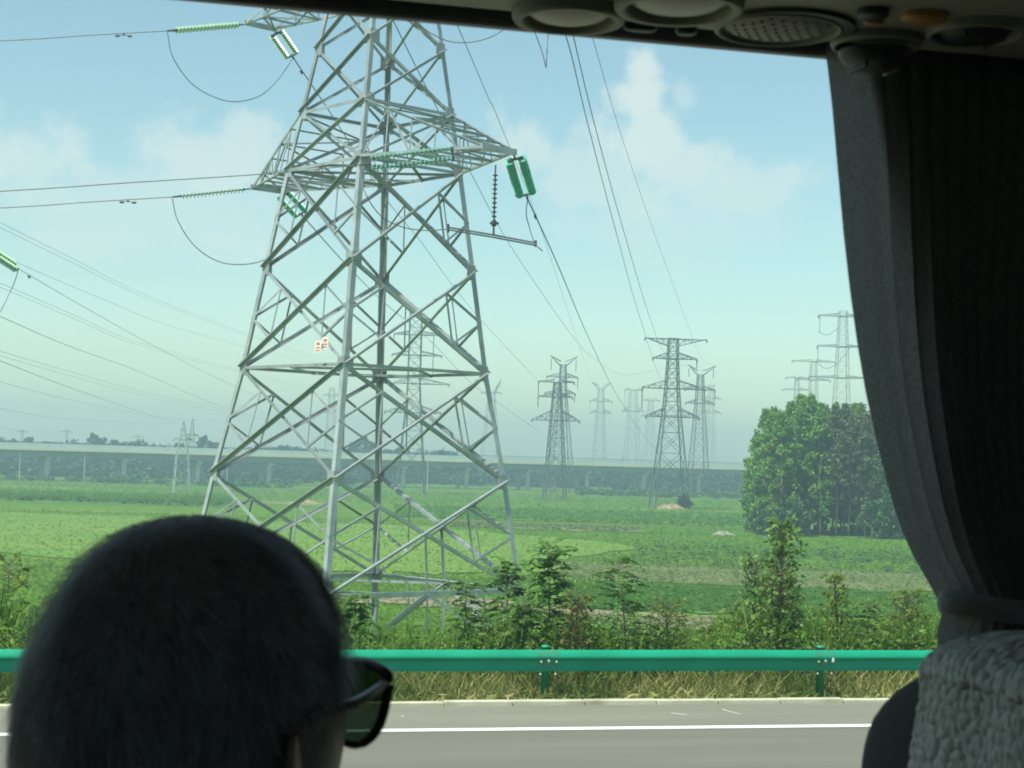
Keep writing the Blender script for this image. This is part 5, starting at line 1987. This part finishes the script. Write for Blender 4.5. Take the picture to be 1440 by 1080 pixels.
# neck and trunk, trunk faces the coach's front
bf = Vector((cP, sP, 0)).lerp(fwd, 0.25).normalized()
bl_ = Vector((-bf.y, bf.x, 0))
for (dz, rx, ry, ox, mixf) in ((-0.125, 0.062, 0.060, -0.014, 0.0), (-0.150, 0.058, 0.057, -0.020, 0.3), (-0.175, 0.060, 0.060, -0.024, 0.7), (-0.195, 0.066, 0.085, -0.026, 1), (-0.215, 0.075, 0.125, -0.028, 1),
                               (-0.240, 0.088, 0.172, -0.028, 1), (-0.275, 0.102, 0.205, -0.026, 1), (-0.33, 0.112, 0.212, -0.02, 1), (-0.42, 0.118, 0.195, -0.01, 1), (-0.52, 0.115, 0.175, 0, 1), (-0.62, 0.118, 0.168, 0.0, 1), (-0.70, 0.125, 0.175, 0, 1)):
    f_ = fwd.lerp(bf, mixf).normalized()
    l_ = Vector((-f_.y, f_.x, 0))
    cc = HC + f_ * ox
    P.append([cc + f_ * rx * math.cos(2 * math.pi * k / n) + l_ * ry * math.sin(2 * math.pi * k / n) + Vector((0, 0, dz)) for k in range(n)])
mb.grid(P, closed=True)
mb.f = [tuple(reversed(q)) for q in mb.f]
mb.f.append(tuple(range(n)))
body = mb.build('body', m_skin, person, smooth=True, local=PL)
# ears
for sgn in (-1, 1):
    mb = MB()
    rows = []
    for i in range(9):
        t = i / 8
        zz = 0.028 - 0.062 * t
        w = 0.017 * math.sin(math.pi * (0.12 + 0.83 * t)) ** 0.6 * (1.15 - 0.45 * t)
        row = []
        for k in range(14):
            a = 2 * math.pi * k / 14
            row.append(HM @ Vector((-0.004 - 0.010 * (1 - t) + w * math.cos(a) - 0.004, sgn * (0.078 + 0.010 * (0.5 - math.cos(a) * 0.9) + 0.0045 * math.sin(a)), zz - 0.012)))
        rows.append(row)
    mb.grid(rows, closed=True)
    mb.f.append(tuple(range(14)))
    mb.f.append(tuple(range(len(mb.v) - 14, len(mb.v))))
    mb.build('ear', m_skin, person, smooth=True, local=PL)
# eyes
for sgn in (-1, 1):
    mb = MB()
    c = HM @ Vector((0.079, sgn * 0.031, 0.0))
    mb.lathe(c - fwd * 0.012, fwd, [(0.0001 + 0.012 - 0.012 * math.cos(a), 0.012 * math.sin(a) + 1e-4) for a in np.linspace(0, math.pi, 10)], 16)
    mb.build('eye', mat('eye_white', (0.7, 0.68, 0.64), rough=0.3), person, smooth=True, local=PL)


def hairline(ph):
    """lowest polar angle of the hair for azimuth ph"""
    a = abs((ph + math.pi) % (2 * math.pi) - math.pi)            # 0 face .. pi back
    return np.interp(a, [0, 0.6, 1.0, 1.3, 1.55, 1.75, 2.0, 2.5, math.pi], [0.95, 1.0, 1.2, 1.42, 1.55, 1.66, 1.98, 2.15, 2.2])


mb = MB()
P = []
for i in range(1, 40):
    row = []
    for k in range(n):
        ph = 2 * math.pi * k / n
        th = hairline(ph) * i / 39
        p = skull(th, ph)
        off = 0.0058 * min(1.0, (39 - i) / 5.0) + 0.0005
        row.append(HM @ (p + p.normalized() * off))
    P.append(row)
mb.grid(P, closed=True)
mb.f = [tuple(reversed(q)) for q in mb.f]
mb.f.append(tuple(range(n)))
hair = mb.build('hair', m_hairc, person, smooth=True, local=PL)
rg = np.random.default_rng(4)
Q = []
crown = (0.42, math.pi + 0.35)                                   # the whorl
cv = skull(*crown).normalized()
NS = 15000
for i in range(NS):
    u = rg.uniform(0, 1)
    ph = rg.uniform(0, 2 * math.pi)
    hl = hairline(ph)
    th = math.acos(1 - u * (1 - math.cos(hl)))
    p = skull(th, ph)
    nrm = p.normalized()
    away = (nrm - cv * nrm.dot(cv))
    away = away - nrm * away.dot(nrm)
    if away.length < 1e-4: continue
    away.normalize()
    tw = nrm.cross(away)
    near = math.exp(-(nrm - cv).length / 0.35)
    wv_ = 0.42 * math.sin(6 * ph + 4 * th) + 0.3 * math.sin(11 * ph - 7 * th + 1)
    d = away * (1 - 0.5 * near) + tw * (0.75 * near + wv_ + rg.normal(0, 0.16)) + nrm * rg.uniform(0.0, 0.13) + Vector((0, 0, -0.25))
    d = (d - nrm * min(0.0, d.dot(nrm)) * 1.1).normalized()
    L_ = (rg.uniform(0.015, 0.028) + 0.006 * math.sin(9 * ph + 6 * th)) * (1.0 if th < hl - 0.25 else 0.55)
    p0 = p + nrm * 0.004
    p1 = p0 + d * L_ * 0.5 + nrm * 0.0022
    p2 = p0 + d * L_ + nrm * 0.0015 + Vector((0, 0, -0.12 * L_))
    # keep the tips outside the skull
    r2 = skull(math.acos(max(-1, min(1, p2.z / 0.122))), math.atan2(p2.y / 0.0775, p2.x / 0.096))
    w = (d.cross(nrm)).normalized() * rg.uniform(0.00022, 0.00042)
    Q.append([HM @ (p0 - w) - PL, HM @ (p0 + w) - PL, HM @ (p1 + w * 0.8) - PL, HM @ (p1 - w * 0.8) - PL])
    Q.append([HM @ (p1 - w * 0.8) - PL, HM @ (p1 + w * 0.8) - PL, HM @ (p2 + w * 0.25) - PL, HM @ (p2 - w * 0.25) - PL])
quads_obj('hair_strands', np.array([[list(v) for v in q] for q in Q]), m_hair, hair)
# shirt
mb = MB()
P = []
for (dz, rx, ry, ox) in ((-0.168, 0.066, 0.066, -0.026), (-0.180, 0.072, 0.075, -0.027), (-0.198, 0.078, 0.098, -0.028), (-0.218, 0.087, 0.140, -0.029), (-0.242, 0.100, 0.188, -0.029), (-0.278, 0.114, 0.222, -0.026), (-0.34, 0.124, 0.232, -0.02),
                         (-0.42, 0.130, 0.212, -0.01), (-0.52, 0.128, 0.192, 0), (-0.62, 0.130, 0.186, 0.0), (-0.71, 0.138, 0.19, 0)):
    cc = HC + bf * ox
    P.append([cc + bf * rx * math.cos(2 * math.pi * k / 64) + bl_ * ry * math.sin(2 * math.pi * k / 64) + Vector((0, 0, dz + 0.004 * math.sin(k * 0.9))) for k in range(64)])
mb.grid(P, closed=True)
mb.f = [tuple(reversed(q)) for q in mb.f]
for s in (-1, 1):
    sh = HC + bf * (-0.02) + bl_ * 0.195 * s + Vector((0, 0, -0.285))
    el = sh + bl_ * 0.06 * s + bf * 0.05 + Vector((0, 0, -0.27))
    wr = el + bf * 0.24 - bl_ * 0.06 * s + Vector((0, 0, -0.06))
    mb.tube(catmull([sh + Vector((0, 0, 0.02)), sh.lerp(el, 0.5), el, el.lerp(wr, 0.6)], 6), [0.062, 0.060, 0.058, 0.056, 0.055, 0.054, 0.053, 0.052, 0.051, 0.050, 0.05, 0.05, 0.049, 0.048, 0.047, 0.046, 0.045, 0.044, 0.044], 16)
mb.build('shirt', m_shirt, person, smooth=True, local=PL)

# sunglasses
sg = empty('sunglasses', HM @ Vector((0.10, 0, 0.0)), 'dark wraparound sunglasses on the passenger\'s face', 'sunglasses')
SL = Vector(sg.location)
m_lens, nt, out = new_mat('dark_green_lens')
tr = nt.nodes.new('ShaderNodeBsdfTransparent')
tr.inputs['Color'].default_value = (0.035, 0.060, 0.040, 1)
gl = nt.nodes.new('ShaderNodeBsdfGlossy')
gl.inputs['Roughness'].default_value = 0.03
mx = nt.nodes.new('ShaderNodeMixShader')
mx.inputs[0].default_value = 0.07
nt.links.new(tr.outputs[0], mx.inputs[1])
nt.links.new(gl.outputs[0], mx.inputs[2])
nt.links.new(mx.outputs[0], out.inputs[0])
m_sgf = mat('black_glasses_frame', (0.012, 0.012, 0.014), rough=0.25, spec=0.6)
for sgn in (-1, 1):
    # outline in (y, z) of the right/left lens, curved back towards the temple
    out_pts = []
    base = [(0.010, 0.014), (0.025, 0.020), (0.045, 0.0225), (0.064, 0.021), (0.0745, 0.017), (0.0735, 0.004), (0.068, -0.010), (0.058, -0.020), (0.044, -0.0255), (0.030, -0.024), (0.018, -0.016), (0.011, -0.002)]

    base = [(v.x, v.y) for v in catmull([Vector((a_, b_, 0)) for (a_, b_) in base + base[:1]], 5)[:-1]]

    def P3(y, z, off=0.0):
        return HM @ Vector((0.106 - 3.2 * max(0.0, y - 0.005) ** 2 + off + 0.10 * (z - 0.02) * 0.6, sgn * y * 0.92, z + 0.016))
    c0 = (0.043, -0.001)
    mb = MB()
    rows = []
    for s in (1.0, 0.66, 0.33, 0.02):
        rows.append([P3(c0[0] + (y - c0[0]) * s, c0[1] + (z - c0[1]) * s) for (y, z) in base])
    mb.grid(rows, closed=True)
    mb.build('lens', m_lens, sg, smooth=True, local=SL)
    mb = MB()
    pts = [P3(y, z) for (y, z) in base]
    mb.tube(pts + [pts[0], pts[1]], [0.0034 if z > 0.012 else (0.0030 if y > 0.05 else 0.0024) for (y, z) in base] + [0.003, 0.0032], 8)
    mb.build('rim', m_sgf, sg, smooth=True, local=SL)
    mb = MB()
    a0 = P3(0.0745, 0.015)
    a1 = HM @ Vector((0.045, sgn * 0.0795, 0.025))
    a2 = HM @ Vector((0.0, sgn * 0.083, 0.022))
    a3 = HM @ Vector((-0.022, sgn * 0.081, 0.004))
    pts = catmull([a0, a1, a2, a3], 8)
    for i in range(len(pts) - 1):
        mb.bar(pts[i], pts[i + 1], 0.0026, 0.005, (0, 0, 1))
    mb.build('temple_arm', m_sgf, sg, local=SL)
mb = MB()
mb.tube([HM @ Vector((0.1055, 0.012, 0.014)), HM @ Vector((0.108, 0, 0.016)), HM @ Vector((0.1055, -0.012, 0.014))], 0.0028, 8)
mb.build('bridge', m_sgf, sg, smooth=True, local=SL)

# ---------------------------------------------------------------- haze
m_haze, nt, out = new_mat('summer_haze')
pv_ = nt.nodes.new('ShaderNodeVolumePrincipled')
pv_.inputs['Color'].default_value = (0.53, 0.675, 0.85, 1)
pv_.inputs['Density'].default_value = 0.00095
pv_.inputs['Anisotropy'].default_value = 0.2
nt.links.new(pv_.outputs[0], out.inputs['Volume'])
mb = MB()
mb.box((-1500, -700, FIELD - 1.0), (1500, 1620, EYE + 37))
hz = mb.build('haze', m_haze)
hz.rotation_euler.z = PSI
tag(hz, kind='stuff')
